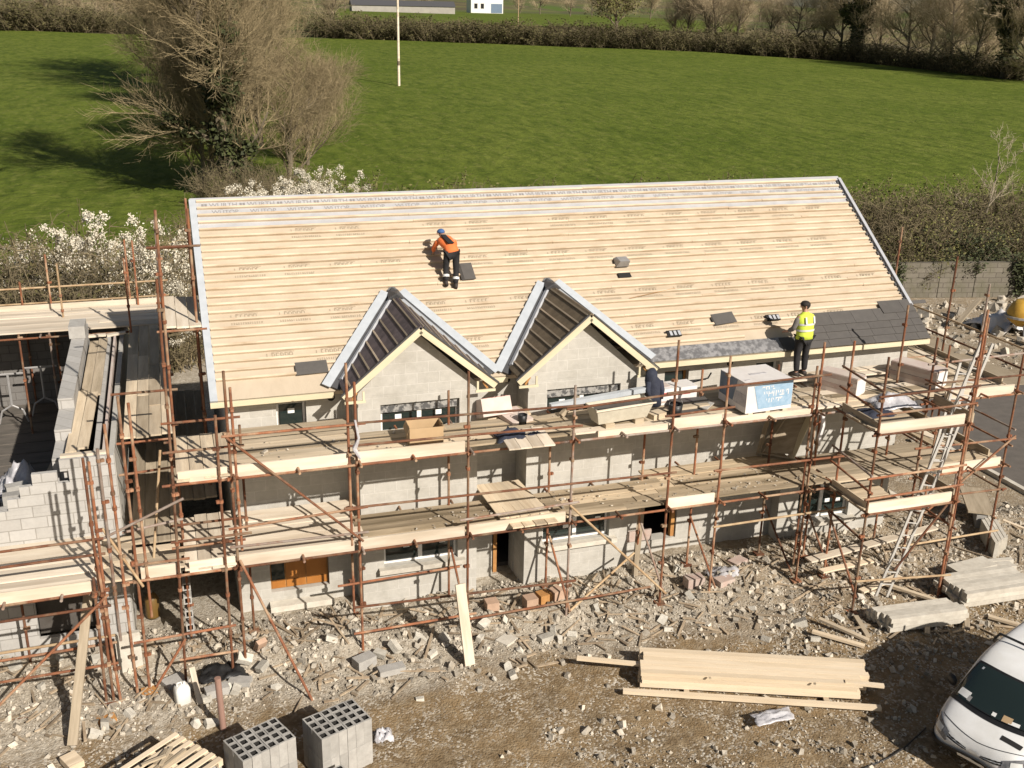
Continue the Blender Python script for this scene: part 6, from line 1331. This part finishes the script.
for i, (px, py, h, k) in enumerate(((12,29,40,0),(45,29,48,1),(82,30,42,0),(118,31,46,1),(330,34,40,0),(705,47,58,1),(735,50,46,0),(672,44,40,1),(768,54,44,0),(795,57,48,1),(820,58,52,0),(838,60,56,1),(880,63,60,0),(905,67,62,1),(928,70,64,0),(950,73,60,1),(972,76,60,0),(1022,82,70,1),(1040,86,64,0),(685,45,44,0),(715,48,50,0),(862,58,44,0),(940,66,46,1),(985,72,48,0),(55,27,36,0),(100,29,38,1),(130,31,44,0))):
    far_tree(px, py, h, farT[k], 'leafless brown tree in the far hedge line')
far_tree(853, 62, 84, farT[2], 'bare tree with thick dark ivy on its trunk in the far hedge'); far_tree(1003, 80, 110, farT[2], 'tallest ivy trunked bare tree in the far hedge by the photo corner', None)
far_tree(617, 33, 48, farB, 'rounded greenish tree above the far hedge near the second pole', None)
for i, (px, py, h) in enumerate(((365,11.5,20),(395,11.5,26),(425,12.5,18),(540,15,22),(570,17,26),(592,18,20),(650,20,24),(760,22,30),(690,21,26),(720,22,22),(520,14,18),(345,11,24))):
    far_tree(px, py, h, farT[i%2], 'distant bare tree beyond the second field', 'distant trees beyond the second field')
# distant buildings
def far_block(px0, px1, pyb, hpx, depth, m, roofm, name, label, wins=()):
    a = ground_at(px0, pyb); b = at(px1, pyb, 'y', a.y); s = (a-CAM).length/CF; h = hpx*s; r = root(name, a, label, 'house' if wins else 'shed')
    W = b.x-a.x; MB().box(a.x, b.x, a.y, a.y+depth, a.z-2, a.z+h).build('wall', m, r)
    MB().slab([(a.x-.3,a.y-.4,a.z+h+.01),(a.x-.3,a.y+depth+.4,a.z+h+.01),(a.x-.3,a.y+depth/2,a.z+h+depth*.38)], (W+.6,0,0)).build('roof', roofm, r)
    for u0, u1, v0, v1, mm in wins: MB().box(a.x+W*u0, a.x+W*u1, a.y-.06, a.y-.01, a.z+h*v0, a.z+h*v1).build('window', mm, r)
far_block(471, 503, 13.5, 15, 9, M['render_white'], M['darkroof'], 'farm_house', 'white house far beyond the second field', [(.62,.97,.05,.6,M['bluedark']),(.1,.2,.3,.6,M['black']),(.3,.4,.3,.6,M['black'])])
far_block(352, 455, 11.8, 6, 6, M['shed'], M['darkroof'], 'long_shed', 'long pale shed far beyond the second field')
tag(MB().tube(ground_at(518,28), ground_at(518,28)+V((0,0,9)), .16, .12).build('utility_pole', M['tube_pale']), 'pale pole standing in the second field near the white house', 'pole')
p = ground_at(399, 87); up_ = root('utility_pole', p, 'thin pale pole standing alone in the big field', 'pole')
MB().tube(p-V((0,0,.3)), p+V((0,0,15)), .17, .12, 10).build('shaft', M['toe'], up_); MB().tube(p+V((0,0,2.6)), p+V((0,0,3.1)), .19, .19, 10).build('dark_band', M['bark'], up_)
for i, (px, py) in enumerate(((10,29),(28,29.5),(73,31),(118,33),(145,34))):
    p = ground_at(px, py); tag(beam('fence_post', p, p+V((0,0,1.3)), .16, .16, M['wood'], None, V((0,1,0))), 'pale fence post at the top of the smaller field', 'fence post', 'fence posts of the smaller field')
